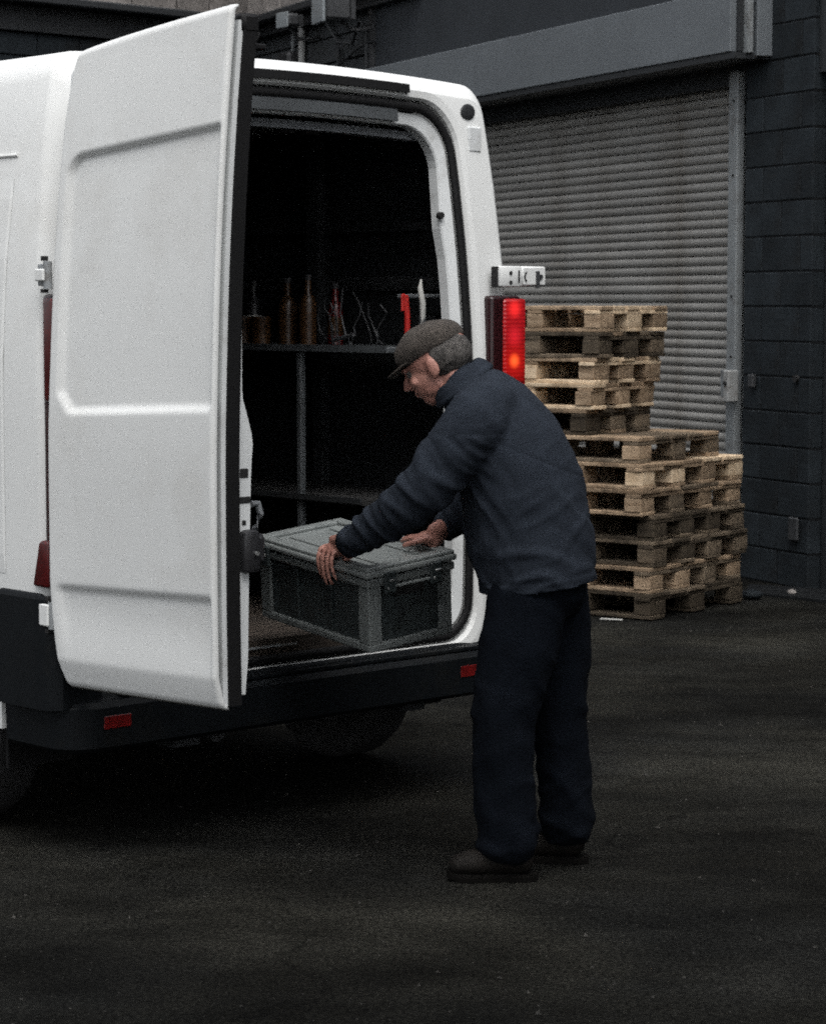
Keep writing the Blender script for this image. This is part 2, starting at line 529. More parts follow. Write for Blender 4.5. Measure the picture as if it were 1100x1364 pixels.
# dark fixings on the pier
f1 = MB().box(-0.60, -0.545, -0.06, -0.03, 1.17, 1.25, bev=0.006).build('socket_plate', 'darksteel', loc=WL, rot=(0, 0, WZ))
tag(f1, 'small dark metal plate on the block pier right of the switch box', 'plate')
f2 = MB().tube([(-0.12, -0.02, 1.235), (-0.12, -0.04, 1.235)], 0.022, 10).build('wall_hook', 'dark', loc=WL, rot=(0, 0, WZ))
tag(f2, 'round dark fixing high near the right edge of the block pier', 'fixing')
f3 = MB().box(-0.16, -0.06, -0.05, -0.03, 0.28, 0.42, bev=0.008).build('vent_cover', 'darksteel', loc=WL, rot=(0, 0, WZ))
tag(f3, 'small dark vent cover low on the block pier near the ground', 'vent')

# lamps, pipe and cables up on the wall behind the van roof
def wp(s_, y, z):
    c, si = math.cos(WZ), math.sin(WZ)
    return (WL[0] + c * s_ - si * y, WL[1] + si * s_ + c * y, z)
def floodlight(x, z, rz, label, big=1.0):
    t = empty('floodlight', label, 'floodlight', wp(x, -0.22, z), WZ + rz, 'floodlights on the gutter strip')
    MB().box(-0.15 * big, 0.15 * big, -0.26 * big, -0.04, -0.08 * big, 0.10 * big, bev=0.02).build('housing', 'darksteel', t)
    MB().box(-0.155 * big, 0.155 * big, -0.285 * big, -0.262 * big, -0.10 * big, 0.115 * big, bev=0.006).build('glass', 'lampglass', t)
    mb = MB().tube([(0, -0.1, -0.06), (0, 0.0, -0.14), (0, 0.12, -0.14), (0, 0.2, -0.1)], 0.016, 8)
    mb.build('bracket', 'darksteel', t)
    for q in (-0.12, 0, 0.12):
        MB().box((q - 0.005) * big, (q + 0.005) * big, -0.04, 0.0, -0.07 * big, 0.09 * big).build('cooling_fin', 'darksteel', t)
floodlight(-6.32, 4.02, R(-5), 'pale faced floodlight right of the two on the gutter, above the van roof')
floodlight(-7.45, 4.06, R(10), 'small floodlight on the gutter close to the raised tip of the van door', 0.6)
dp = empty('downpipe', 'pale vertical pipe on the dark boards above the van roof', 'pipe', WL, WZ)
MB().tube([(-7.78, -0.06, 2.3), (-7.78, -0.06, 4.06)], 0.032, 12).build('pipe', 'boxpaint', dp, smooth=True)
for z in (2.6, 3.6):
    MB().box(-7.825, -7.735, -0.10, -0.013, z, z + 0.04, bev=0.004).build('pipe_clip', 'darksteel', dp)
jb = empty('junction_box', 'black junction box hanging left of the pale pipe above the van', 'box', WL, WZ)
MB().box(-8.16, -7.86, -0.16, -0.02, 3.62, 3.86, bev=0.03).build('housing', 'blackplastic', jb)
MB().tube([(-8.0, -0.06, 3.86), (-7.98, -0.06, 4.05)], 0.012, 6).build('conduit', 'rail', jb)
cb = MB()
pts = [(-7.2, -0.08, 4.05), (-6.9, -0.09, 3.84), (-6.6, -0.09, 3.80), (-6.45, -0.09, 3.98), (-6.32, -0.09, 3.9), (-6.29, -0.09, 3.3)]
cb.tube(pts, 0.014, 6)
cb.tube([(-8.0, -0.06, 3.52), (-7.2, -0.07, 3.60), (-6.5, -0.07, 3.76), (-6.2, -0.07, 3.79)], 0.011, 6)
cb.tube([(-6.95, -0.06, 3.80), (-6.98, -0.06, 3.55), (-6.9, -0.07, 3.3)], 0.02, 6)
tag(cb.build('cable', 'gutter', loc=WL, rot=(0, 0, WZ)), 'black cables looping across the dark boards under the floodlights', 'cable')
cl2 = MB().box(-7.12, -6.88, -0.12, -0.02, 3.38, 3.56, bev=0.03)
tag(cl2.build('alarm_sounder', 'blackplastic', loc=WL, rot=(0, 0, WZ)), 'small black alarm box below the right floodlight on the boards', 'alarm box')

# added canopy, out of view above the camera, to shade the near asphalt
cpy = empty('shade_canopy', 'added flat grey canopy on four posts, out of view, shading the near yard', 'canopy', (0, 0, 0))
bx('shade_roof', -7, 7, -1.5, 3.0, 4.6, 4.72, 'fascia', cpy)
bx('shade_edge', -7, 7, 3.001, 3.06, 4.45, 4.76, 'hood', cpy)
for x in (-6.7, 6.7):
    for y in (-1.2, 2.7):
        bx('shade_post', x - 0.08, x + 0.08, y - 0.08, y + 0.08, 0, 4.6, 'rail', cpy)

# ------------------------------------------------------------------ pallets
def pallet(label, loc, rz, W, Lg, wood_, nb=3, h=0.137, seed=1, missing=(), kin=None, nbl=3, deckn=5):
    rnd = random.Random(seed)
    t = empty('pallet', label, 'pallet', loc, rz, 'stacked wooden pallets')
    bt = 0.021
    bl = h - 3 * bt
    bw, bd = 0.145, 0.10
    wd = lambda: rnd.choice(wood_)
    def board(n_, x0, x1, y0, y1, z0, z1, m):
        j = lambda a: rnd.uniform(-a, a)
        mb = MB().box(x0, x1, y0, y1, z0, z1, bev=0.003)
        for v in mb.bm.verts:
            v.co += Vector((noise.noise(v.co * 6 + Vector((seed, 0, 0))), noise.noise(v.co * 5 + Vector((0, seed, 0))), 0.6 * noise.noise(v.co * 3 + Vector((0, 0, seed))))) * 0.005
        return mb.build(n_, m, t)
    # bottom boards along y
    xs = [i * (W - bw) / (nb - 1) for i in range(nb)]
    ys = [i * (Lg - bd) / (nbl - 1) for i in range(nbl)]
    for x in xs:
        board('bottom_board', x + 0.004, x + bw - 0.006, rnd.uniform(-.006, .004), Lg + rnd.uniform(-.01, .01), 0, bt - 0.0005, wd())
    for x in xs:
        for y in ys:
            if (xs.index(x), ys.index(y)) in missing:
                continue
            o = board('block', -bw / 2, bw / 2, -bd / 2, bd / 2, bt + 0.0005, bt + bl - 0.0005, wd())
            o.location = (x + bw / 2 + rnd.uniform(-.008, .008), y + bd / 2 + rnd.uniform(0, .008), 0)
            o.rotation_euler = (0, 0, rnd.uniform(-.06, .06))
    for y in ys:
        board('stringer_board', rnd.uniform(-.008, .003), W + rnd.uniform(-.004, .008), y + 0.002, y + bd - 0.004, bt + bl, 2 * bt + bl - 0.0005, wd())
    # deck boards along y
    n = deckn
    dw = W / n
    for i in range(n):
        wdt = dw - rnd.uniform(0.012, 0.035)
        if i in (0, n - 1):
            wdt = dw - 0.01
        board('deck_board', i * dw, i * dw + wdt, rnd.uniform(-.012, .006), Lg + rnd.uniform(-.012, .012), 2 * bt + bl, 3 * bt + bl + rnd.uniform(-.001, .002), wd())
    return t

def px_at(x, Y):
    return (x - 550) / 3200 * Y

PH = 0.137
rz0 = math.atan2(0.80, 0.60)
spec = [  # label, corner column, depth, yaw offset, W, Lg, woods, corner blocks
    ('dark bottom pallet of the stack resting on the asphalt', 868, 12.60, 0, 1.0, 0.85, ['wooddark', 'wooddark', 'woodgrey'], 3),
    ('second pallet from the ground with pale tan blocks', 867, 12.60, 0.01, 1.0, 0.85, ['woodmid', 'woodmid', 'woodgrey'], 4),
    ('third pallet from the ground, weathered, its wood darkened for shade', 872, 12.62, -0.01, 1.0, 0.85, ['wooddark', 'wooddark', 'woodgrey'], 4),
    ('fourth pallet from the ground with dark grey boards and one pale block', 873, 12.62, 0.015, 1.0, 0.85, ['wooddark', 'woodgrey', 'wooddark'], 4),
    ('fifth pallet from the ground, directly beneath the pale closed-edge pallet', 855, 12.57, -0.01, 1.05, 0.80, ['woodmid', 'woodgrey', 'woodmid'], 4),
    ('pale orange-brown pallet with a boxed front edge below the wide grey deck', 856, 12.57, 0.0, 1.08, 0.46, ['woodpale', 'woodmid', 'woodmid'], 4),
    ('wide grey pallet whose full deck shows as a shelf halfway up the stack', 851, 12.60, 0.03, 0.90, 1.0, ['woodgrey', 'woodmid', 'woodgrey'], 3),
    ('darker pallet standing on the wide grey deck, lowest of the upper five', 781, 12.82, 0.0, 0.66, 0.84, ['woodgrey', 'woodmid', 'wooddark'], 3),
    ('yellowish new pallet, second of the upper five, with the palest blocks', 789, 12.80, 0.02, 0.66, 0.84, ['woodpale', 'woodpale', 'woodmid'], 3),
    ('tan pallet in the middle of the upper five beside the tail light', 791, 12.80, -0.015, 0.67, 0.84, ['woodpale', 'woodmid', 'woodpale'], 3),
    ('dark-edged pallet right under the topmost one', 797, 12.78, 0.01, 0.69, 0.84, ['woodgrey', 'woodmid', 'wooddark'], 3),
    ('topmost tan pallet of the stack in front of the shutter', 798, 12.78, -0.01, 0.69, 0.84, ['woodpale', 'woodmid', 'woodmid'], 3),
]
for i, (lab, cxp, Y, dy, W, Lg, wds, nb) in enumerate(spec):
    pallet(lab, (px_at(cxp, Y), Y, 0.004 + i * (PH + 0.001)), rz0 + dy, W, Lg, wds, nb=nb, h=PH, seed=31 + i, nbl=3 if Lg > 0.6 else 2)

# ------------------------------------------------------------------ VAN  (local x: left to right across the rear, y: forward, z up)
VL = (-1.0686, 7.04, 0)
VZ = math.atan2(0.679, 0.734)
van = empty('delivery_van', 'white high sided delivery van with its left rear door swung open', 'van', VL, VZ)
WID = 1.96
def lean(z):
    return sum(_lean(z + d) for d in (-.12, -.08, -.04, 0, .04, .08, .12)) / 7
def _lean(z):
    return interp([(0.5, 0.0), (1.25, 0.0), (1.6, 0.010), (1.9, 0.030), (2.2, 0.058), (2.5, 0.092)], z)
def inset(z):
    return interp([(0.4, 0.015), (0.8, 0.0), (1.5, 0.0), (1.8, 0.012), (2.1, 0.036), (2.3, 0.060), (2.5, 0.09)], z)
LF = 1.6      # the near-left corner tucks in a little more
def rrect(a0, a1, z0, z1, rt, rb, n=8, ns=14, arch=0.0):
    """closed loop, fixed count: starts bottom-left corner going right, up, left, down; tumblehome applied"""
    pts = []
    def arc(cx, cz, r, t0):
        for i in range(n + 1):
            t = t0 + i / n * math.pi / 2
            pts.append((cx + r * math.cos(t), cz + r * math.sin(t)))
    def line(p, q):
        for i in range(1, ns):
            t = i / ns
            pts.append((p[0] + (q[0] - p[0]) * t, p[1] + (q[1] - p[1]) * t))
    line((a0 + rb, z0), (a1 - rb, z0))
    arc(a1 - rb, z0 + rb, rb, -math.pi / 2)
    line((a1, z0 + rb), (a1, z1 - rt))
    arc(a1 - rt, z1 - rt, rt, 0)
    line((a1 - rt, z1), (a0 + rt, z1))
    arc(a0 + rt, z1 - rt, rt, math.pi / 2)
    line((a0, z1 - rt), (a0, z0 + rb))
    arc(a0 + rb, z0 + rb, rb, math.pi)
    out = []
    mid = (a0 + a1) / 2
    for a, z in pts:
        half = (a1 - a0) / 2
        z2 = z + arch * max(0, 1 - ((a - mid) / half) ** 2) * max(0, (z - 2.0) / 0.45)
        d = inset(z) * (LF if a < mid else 1.0)
        a2 = WID / 2 + (a - WID / 2) * (1 - d / (WID / 2))
        out.append((a2, z2))
    return out
def bridge(V, F, loops, close_first=False):
    n = len(loops[0])
    for L in loops:
        V.extend(L)
    for k in range(len(loops) - 1):
        for i in range(n):
            F.append((k * n + i, k * n + (i + 1) % n, (k + 1) * n + (i + 1) % n, (k + 1) * n + i))
def at_lean(loop, dy, k=1.0):
    return [(a, lean(z) * k + dy, z) for a, z in loop]
# outer body: section loops from the rear edge forward
def outer(sc=0.0, rt=0.07):
    return rrect(0 + sc, WID - sc, 0.50, 2.42 - sc, rt, 0.03, arch=0.035)
loops = [at_lean(outer(0.055, 0.06), 0.0), at_lean(outer(0.050, 0.065), 0.002), at_lean(outer(0.010, 0.078), 0.040), at_lean(outer(0.003, 0.08), 0.050), at_lean(outer(0.0, 0.08), 0.062)]
for y in (0.30, 0.8, 1.6, 2.4, 3.2, 3.7):
    loops.append([(a, max(y, lean(z) + 0.06), z) for a, z in outer(0.0, 0.09)])
# cab: roof falls to the windscreen, bonnet
def cabloop(y, top, sc):
    L = []
    for a, z in outer(sc, 0.11):
        z2 = 0.5 + (z - 0.5) * (top - 0.5) / (2.42 - 0.5)
        L.append((a, y, z2))
    return L
loops += [cabloop(4.1, 2.33, 0.01), cabloop(4.5, 1.9, 0.04), cabloop(4.95, 1.30, 0.06), cabloop(5.3, 1.10, 0.10), cabloop(5.45, 0.85, 0.16)]
V, F = [], []
bridge(V, F, loops)
n = len(loops[0])
F.append(tuple(range(len(V) - n, len(V))))
body = mesh('body', V, F, 'white', van, smooth=True)
body.data.set_sharp_from_angle(angle=R(24))
# rear frame around the doorway
OA0, OA1, OZ0, OZ1 = 0.205, 1.755, 0.515, 2.343
def opening(d, rt=0.15, rb=0.12):
    return rrect(OA0 + d, OA1 - d, OZ0 + d, OZ1 - d, rt, rb, arch=0.03)
V, F = [], []
bridge(V, F, [at_lean(outer(0.055, 0.06), 0.0005), at_lean(opening(-0.03), -0.004), at_lean(opening(-0.008), 0.0), at_lean(opening(0.0), 0.012), at_lean(opening(0.002), 0.05), at_lean(opening(0.03), 0.056)])
rf = mesh('rear_frame', V, F, 'white', van, smooth=False)
bev = rf.modifiers.new('b', 'BEVEL'); bev.width = 0.004; bev.segments = 2; bev.limit_method = 'ANGLE'
# rubber seal following the opening
def loop_tube(loop3, r, name, m, parent, nn=8, rx=None):
    pts = [Vector(p) for p in loop3]
    N = len(pts)
    V, F = [], []
    for i, p in enumerate(pts):
        t = (pts[(i + 1) % N] - pts[i - 1]).normalized()
        nrm = Vector((0, 1, 0))
        s_ = t.cross(nrm).normalized()
        for k in range(nn):
            an = 2 * math.pi * k / nn
            V.append(p + s_ * math.cos(an) * (rx or r) + nrm * math.sin(an) * r)
    for i in range(N):
        for k in range(nn):
            F.append((i * nn + k, i * nn + (k + 1) % nn, ((i + 1) % N) * nn + (k + 1) % nn, ((i + 1) % N) * nn + k))
    return mesh(name, V, F, m, parent, smooth=True)
loop_tube(at_lean(opening(0.022), 0.014), 0.011, 'door_seal', 'rubber', rf, rx=0.017)
# inner white flange of the doorway with its bulge and hole on the right side
def flange(d):
    L = []
    for (a, z) in opening(d, rt=0.13, rb=0.10):
        bul = 0.014 * math.exp(-((z - 1.95) / 0.10) ** 2) + 0.008 * math.exp(-((z - 1.2) / 0.12) ** 2)
        if a > 1.5:
            a -= bul * (1 if d > 0.07 else 0)
        L.append((a, z))
    return L
V, F = [], []
bridge(V, F, [at_lean(flange(0.040), 0.030), at_lean(flange(0.044), 0.022), at_lean(flange(0.078), 0.030), at_lean(flange(0.082), 0.036), at_lean(flange(0.082), 0.075)])
fl = mesh('inner_flange', V, F, 'whiteframe', rf, smooth=False)
MB().tube([(1.638, 0.052, 1.97), (1.638, 0.070, 1.97)], 0.012, 12).build('bolt_hole', 'dark', rf)
# rain channel trim above the doorway, roof edge fittings
def strip_above(a0, a1, z0, z1, dy0, dy1, name, m, parent=van):
    N = 24
    V, F = [], []
    for i in range(N + 1):
        a = a0 + (a1 - a0) * i / N
        ar = 0.033 * max(0, 1 - ((a - .98) / .9) ** 2)
        for (z, dy) in ((z0, dy1), (z0, dy0), (z1, dy0), (z1, dy1)):
            zz = z + ar
            V.append((a, lean(zz) + dy, zz))
    for i in range(N):
        for k in range(4):
            F.append((i * 4 + k, i * 4 + (k + 1) % 4, (i + 1) * 4 + (k + 1) % 4, (i + 1) * 4 + k))
    F.append((0, 1, 2, 3)); F.append(tuple(N * 4 + k for k in (3, 2, 1, 0)))
    return mesh(name, V, F, m, parent)
strip_above(0.40, 1.50, 2.352, 2.380, -0.016, 0.02, 'rain_trim', 'rubber')
strip_above(0.28, 1.46, 2.255, 2.302, 0.010, 0.019, 'upper_flange_cover', 'shelfgrey')  # added grey strip that darkens the top of the white flange
strip_above(0.30, 1.62, 2.205, 2.232, 0.075, 0.13, 'header_rail', 'greybox')
for a in (0.86, 1.02, 1.12):
    MB().box(a, a + 0.06, 0.15, 0.20, 2.225, 2.265, bev=0.006).build('lock_striker', 'rubber', van)
gm = MB().ball(Vector((1.770, 0.064, 2.325)), 0.034, 1, 0.14, 0.80, sub=3)
gm.build('roof_grommet', 'darksteel', van, smooth=True)
MB().box(1.765, 1.825, 0.052, 0.066, 2.19, 2.275, bev=0.004).build('tape_patch', 'whiteframe', van, label='dirty rectangular patch below the black roof grommet')

# side pressings
for side in (0, 1):
    V, F = [], []
    zs = [0.86 + i * (2.045 - 0.86) / 20 for i in range(21)]
    ys = [0.235, 0.245, 1.7, 3.2, 3.21]
    for j, z in enumerate(zs):
        for i, y in enumerate(ys):
            edge = i in (0, len(ys) - 1) or j in (0, len(zs) - 1)
            off = 0.001 if edge else 0.0045
            a = inset(z) * (1 if side else LF) - off
            if side: a = WID - a
            V.append((a, y, z))
    w = len(ys)
    for j in range(len(zs) - 1):
        for i in range(w - 1):
            F.append((j * w + i, j * w + i + 1, (j + 1) * w + i + 1, (j + 1) * w + i))
    mesh('side_panel', V, F, 'white', van)
    # swage above the panel
    a_ = lambda z, o: (WID - inset(z) + o) if side else (inset(z) * LF - o)
    mb = MB()
    mb.tube([(a_(2.115, 0.0), 0.23, 2.115), (a_(2.115, 0.0), 3.2, 2.115)], 0.006, 6)
    mb.build('side_swage', 'white', van)
# dark cladding along the sill
for side in (0, 1):
    xo = lambda d: (WID + d) if side else -d
    mb = MB()
    a, b = sorted((xo(0.022), xo(-0.01)))
    mb.box(a, b, 0.03, 0.262, 0.575, 0.815, bev=0.012)
    mb.box(a, b, 0.27, 4.3, 0.575, 0.812, bev=0.012)
    mb.build('side_cladding', 'plastic', van)
    mb = MB()
    a, b = sorted((xo(0.0), xo(-0.03)))
    mb.box(a, b, 0.27, 4.4, 0.38, 0.572)
    mb.build('sill_panel', 'white', van)

# rear bumper: profile swept round the back from side to side
prof = [(-0.10, 0.335), (-0.02, 0.335), (0.0, 0.35), (0.004, 0.47), (-0.011, 0.487), (-0.06, 0.497), (-0.07, 0.512), (-0.12, 0.512)]  # (out, z)
path = [(0.012, 0.262), (0.012, 0.20)]
for i in range(11):
    t = i / 10 * math.pi / 2
    path.append((0.132 - 0.12 * math.cos(t), 0.05 - 0.12 * math.sin(t)))
N2 = 14
for i in range(1, N2):
    path.append((0.132 + (1.828 - 0.132) * i / N2, -0.07))
for i in range(11):
    t = i / 10 * math.pi / 2
    path.append((1.828 + 0.12 * math.sin(t), 0.05 - 0.12 * math.cos(t)))
path += [(1.948, 0.20), (1.948, 0.262)]
V, F = [], []
for i, (x, y) in enumerate(path):
    a = Vector(path[max(0, i - 1)]); c = Vector(path[min(len(path) - 1, i + 1)])
    t = (c - a).normalized()
    o_ = Vector((-t.y, t.x)) * -1.0
    if i == 0 or i == len(path) - 1: pass
    for (d, z) in prof:
        p = Vector((x, y)) + o_ * d * -1 * -1
        V.append((p.x, p.y, z))
w = len(prof)
for i in range(len(path) - 1):
    for k in range(w - 1):
        F.append((i * w + k, i * w + k + 1, (i + 1) * w + k + 1, (i + 1) * w + k))
bump = mesh('rear_bumper', V, F, 'plastic', van, smooth=False)
bm_ = bump.modifiers.new('s', 'SOLIDIFY'); bm_.thickness = 0.004
bb = bump.modifiers.new('b', 'BEVEL'); bb.width = 0.006; bb.segments = 2; bb.limit_method = 'ANGLE'
# corner cheek of the bumper, up to the cladding height
for side in (0, 1):
    s_ = -1 if side == 0 else 1
    base = 0 if side == 0 else WID
    V, F = [], []
    zs = (0.47, 0.52, 0.57, 0.70, 0.80, 0.812)
    cols = [(-0.028 * -s_ * -1, 0.262)] if False else []
    pth = [(0.026, 0.262), (0.026, 0.05), (0.018, 0.0), (-0.02, -0.03), (-0.09, -0.035), (-0.16, -0.03)]
    for z in zs:
        for (ox, y) in pth:
            shrink = 0.004 if z > 0.81 else 0.0
            V.append((base + s_ * (ox - shrink), y + shrink, z))
    w = len(pth)
    for j in range(len(zs) - 1):
        for i in range(w - 1):
            F.append((j * w + i, j * w + i + 1, (j + 1) * w + i + 1, (j + 1) * w + i))
    o = mesh('bumper_corner', V, F, 'plastic', van, smooth=False)
    q = o.modifiers.new('s', 'SOLIDIFY'); q.thickness = 0.006
# sill plate, floor edge
bx('door_sill', 0.22, 1.74, -0.055, 0.05, 0.490, 0.505, 'plastic', van, bev=0.003)
bx('sill_plate', 0.30, 1.66, 0.07, 0.30, 0.560, 0.566, 'vanfloor', van)
for a0, a1 in ((0.135, 0.235), (1.61, 1.72)):
    bx('bumper_reflector', a0, a1, -0.0745, -0.0685, 0.405, 0.445, 'reflector', van, bev=0.002)

bx('lower_flange_cover', 0.26, 1.50, 0.012, 0.095, 0.548, 0.606, 'vanfloor', van, bev=0.003)  # dark brown plate covering the white lower flange
bx('threshold_strip', 0.55, 0.95, 0.006, 0.011, 0.575, 0.582, 'steel', van)
# interior: floor, linings, bulkhead
floor_me = bx('load_floor', 0.12, 1.84, 0.06, 3.1, 0.535, 0.560, 'vanfloor', van)
for side in (0, 1):
    V, F = [], []
    zs = [0.54, 1.0, 1.5, 1.9, 2.15, 2.30]
    for z in zs:
        a = inset(z) * (1 if side else LF) + 0.06
        if side: a = WID - a
        V.append((a, 0.16 + lean(z), z)); V.append((a, 3.1, z))
    for j in range(len(zs) - 1):
        F.append((2 * j, 2 * j + 1, 2 * j + 3, 2 * j + 2))
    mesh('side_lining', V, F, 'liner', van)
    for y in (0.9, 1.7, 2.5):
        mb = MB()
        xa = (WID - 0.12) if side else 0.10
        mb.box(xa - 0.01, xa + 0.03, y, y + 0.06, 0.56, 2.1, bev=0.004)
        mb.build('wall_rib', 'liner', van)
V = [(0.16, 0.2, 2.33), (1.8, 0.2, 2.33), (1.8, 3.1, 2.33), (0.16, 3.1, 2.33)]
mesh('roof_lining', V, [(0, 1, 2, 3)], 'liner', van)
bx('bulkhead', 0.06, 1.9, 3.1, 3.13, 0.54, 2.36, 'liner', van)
for z in (0.95, 1.72):
    bx('lash_rail', 1.865, 1.885, 0.3, 3.0, z, z + 0.05, 'darksteel', van)
# shelf along the right-hand side of the load space
sh_ = MB().box(1.45, 1.85, 0.12, 3.0, 1.505, 1.525, bev=0.003)
sh_.box(1.443, 1.449, 0.12, 3.0, 1.506, 1.530)
sh_.build('shelf', 'shelfgrey', van)
bx('shelf_post', 1.455, 1.480, 0.58, 0.605, 0.56, 1.505, 'shelfgrey', van, bev=0.004)
bx('shelf_post', 1.452, 1.492, 2.2, 2.24, 0.56, 1.505, 'greybox', van, bev=0.004)
bx('lower_shelf', 1.45, 1.85, 0.25, 3.0, 0.98, 1.0, 'dark', van)
bx('lower_rail', 1.442, 1.449, 0.25, 3.0, 0.985, 1.005, 'liner', van)
bx('upper_rail', 1.79, 1.80, 0.25, 3.0, 1.93, 1.96, 'liner', van)
bx('wall_rib', 1.72, 1.76, 0.80, 0.86, 1.53, 2.28, 'liner', van)

# wheels
def wheel(a, y, side):
    t = MB()
    r_, wd_ = 0.335, 0.205
    prf = [(0.20, -wd_ / 2 + .02), (0.30, -wd_ / 2), (0.322, -wd_ / 2 + 0.02), (r_, -wd_ / 2 + 0.045), (r_, wd_ / 2 - 0.045), (0.322, wd_ / 2 - 0.02), (0.30, wd_ / 2), (0.20, wd_ / 2 - .02)]
    N = 48
    V, F = [], []
    for i in range(N):
        an = 2 * math.pi * i / N
        for (rr, x) in prf:
            V.append((x, rr * math.cos(an), rr * math.sin(an)))
    w = len(prf)
    for i in range(N):
        for k in range(w - 1):
            F.append((i * w + k, i * w + k + 1, ((i + 1) % N) * w + k + 1, ((i + 1) % N) * w + k))
    ty = mesh('tyre', V, F, 'tyre', None, smooth=True)
    wh = MB().tube([(-0.06, 0, 0), (-0.02, 0, 0), (0.03, 0, 0), (0.07, 0, 0)], [0.21, 0.17, 0.12, 0.205], 32).build('wheel', 'darksteel', van, smooth=True)
    wh.location = (a, y, r_ + 0.0)
    if side == 0:
        wh.rotation_euler = (0, 0, math.pi)
    ty.parent = wh
    MB().tube([(0.03, 0, 0), (0.085, 0, 0)], 0.06, 16).build('hub', 'darksteel', wh)
for (a, y, s_) in ((0.19, 0.78, 0), (1.80, 0.78, 1), (0.19, 4.2, 0), (1.77, 4.2, 1)):
    wheel(a, y, s_)
# underbody
mb = MB().box(0.32, 1.64, 0.15, 4.0, 0.34, 0.50).box(0.45, 0.55, 0.0, 4.2, 0.30, 0.42).box(1.41, 1.51, 0.0, 4.2, 0.30, 0.42)
mb.build('chassis', 'gutter', van)
MB().tube([(0.25, 0.80, 0.33), (1.72, 0.80, 0.33)], 0.05, 10).build('rear_axle', 'gutter', van)
MB().tube([(0.62, -0.0, 0.33), (0.62, 1.2, 0.33)], 0.032, 10).build('exhaust_pipe', 'darksteel', van)
bx('mudflap', 1.66, 1.90, 0.33, 0.345, 0.24, 0.52, 'rubber', van)
bx('mudflap', 0.06, 0.30, 0.33, 0.345, 0.24, 0.52, 'rubber', van)
# windscreen, cab windows, mirrors, headlights: the front, away from the camera
mesh('windscreen', [(0.2, 4.30, 2.18), (1.76, 4.30, 2.18), (1.80, 4.88, 1.42), (0.16, 4.88, 1.42)], [(0, 1, 2, 3)], 'blackplastic', van)
for side in (0, 1):
    x = -0.004 if side == 0 else WID + 0.004
    mesh('cab_window', [(x + (0.06 if side == 0 else -0.06), 3.75, 2.0), (x + (0.07 if side == 0 else -0.07), 4.2, 1.95), (x + 0.0, 4.5, 1.4), (x, 3.75, 1.4)], [(0, 1, 2, 3)], 'blackplastic', van)
    MB().box(x - (0.22 if side == 0 else 0), x + (0 if side == 0 else 0.22), 4.2, 4.3, 1.35, 1.65, bev=0.03).build('wing_mirror', 'blackplastic', van)
    MB().box(0.2 if side == 0 else 1.46, 0.5 if side == 0 else 1.76, 5.30, 5.42, 0.85, 1.02, bev=0.02).build('headlight', 'lampglass', van)
bx('front_bumper', 0.1, 1.86, 5.25, 5.52, 0.35, 0.68, 'plastic', van, bev=0.03)

# tail lights
def lamp_mat(name, base, spots):
    m = bpy.data.materials.new(name)
    m.use_nodes = True
    n, l = m.node_tree.nodes, m.node_tree.links
    b = n['Principled BSDF']
    b.inputs['Base Color'].default_value = (*base, 1)
    b.inputs['Roughness'].default_value = 0.25
    tc = n.new('ShaderNodeTexCoord')
    tot = None
    for (x, y, z, r, col) in spots:
        d = n.new('ShaderNodeVectorMath'); d.operation = 'DISTANCE'
        l.new(tc.outputs['Object'], d.inputs[0])
        d.inputs[1].default_value = (x, y, z)
        mr = n.new('ShaderNodeMapRange'); mr.interpolation_type = 'SMOOTHSTEP'
        mr.inputs[1].default_value = 0.0; mr.inputs[2].default_value = r
        mr.inputs[3].default_value = 1; mr.inputs[4].default_value = 0
        l.new(d.outputs['Value'], mr.inputs[0])
        sc = n.new('ShaderNodeVectorMath'); sc.operation = 'SCALE'
        sc.inputs[0].default_value = col
        l.new(mr.outputs[0], sc.inputs['Scale'])
        if tot is None: tot = sc.outputs[0]
        else:
            ad = n.new('ShaderNodeVectorMath'); ad.operation = 'ADD'
            l.new(tot, ad.inputs[0]); l.new(sc.outputs[0], ad.inputs[1]); tot = ad.outputs[0]
    l.new(tot, b.inputs['Emission Color'])
    b.inputs['Emission Strength'].default_value = 1.0
    wv = n.new('ShaderNodeTexWave'); wv.bands_direction = 'Z'
    wv.inputs['Scale'].default_value = 22
    l.new(tc.outputs['Object'], wv.inputs['Vector'])
    bp = n.new('ShaderNodeBump'); bp.inputs['Strength'].default_value = 0.3; bp.inputs['Distance'].default_value = 0.004
    l.new(wv.outputs[1], bp.inputs['Height']); l.new(bp.outputs[0], b.inputs['Normal'])
    return m
M['taillit'] = lamp_mat('lit_tail_lens', (0.22, 0.005, 0.005), [
    (1.905, -0.03, 1.655, 0.045, (0.45, 0.014, 0.012)), (1.905, -0.03, 1.56, 0.05, (0.22, 0.006, 0.010)),
    (1.905, -0.03, 1.475, 0.034, (0.62, 0.09, 0.015)), (1.905, -0.03, 1.47, 0.10, (0.22, 0.004, 0.003)),
    (1.905, -0.03, 1.62, 0.16, (0.10, 0.002, 0.004))])
_t = 0
M['tailoff'] = mat('dark_red_lens', (0.075, 0.006, 0.006), 0.3, 0.2, 30)
M['lensdark'] = mat('smoked_lens', (0.020, 0.004, 0.005), 0.25, 0.1, 10)
M['lensclear'] = mat('clear_lens', (0.5, 0.36, 0.36), 0.2, 0.1, 10)
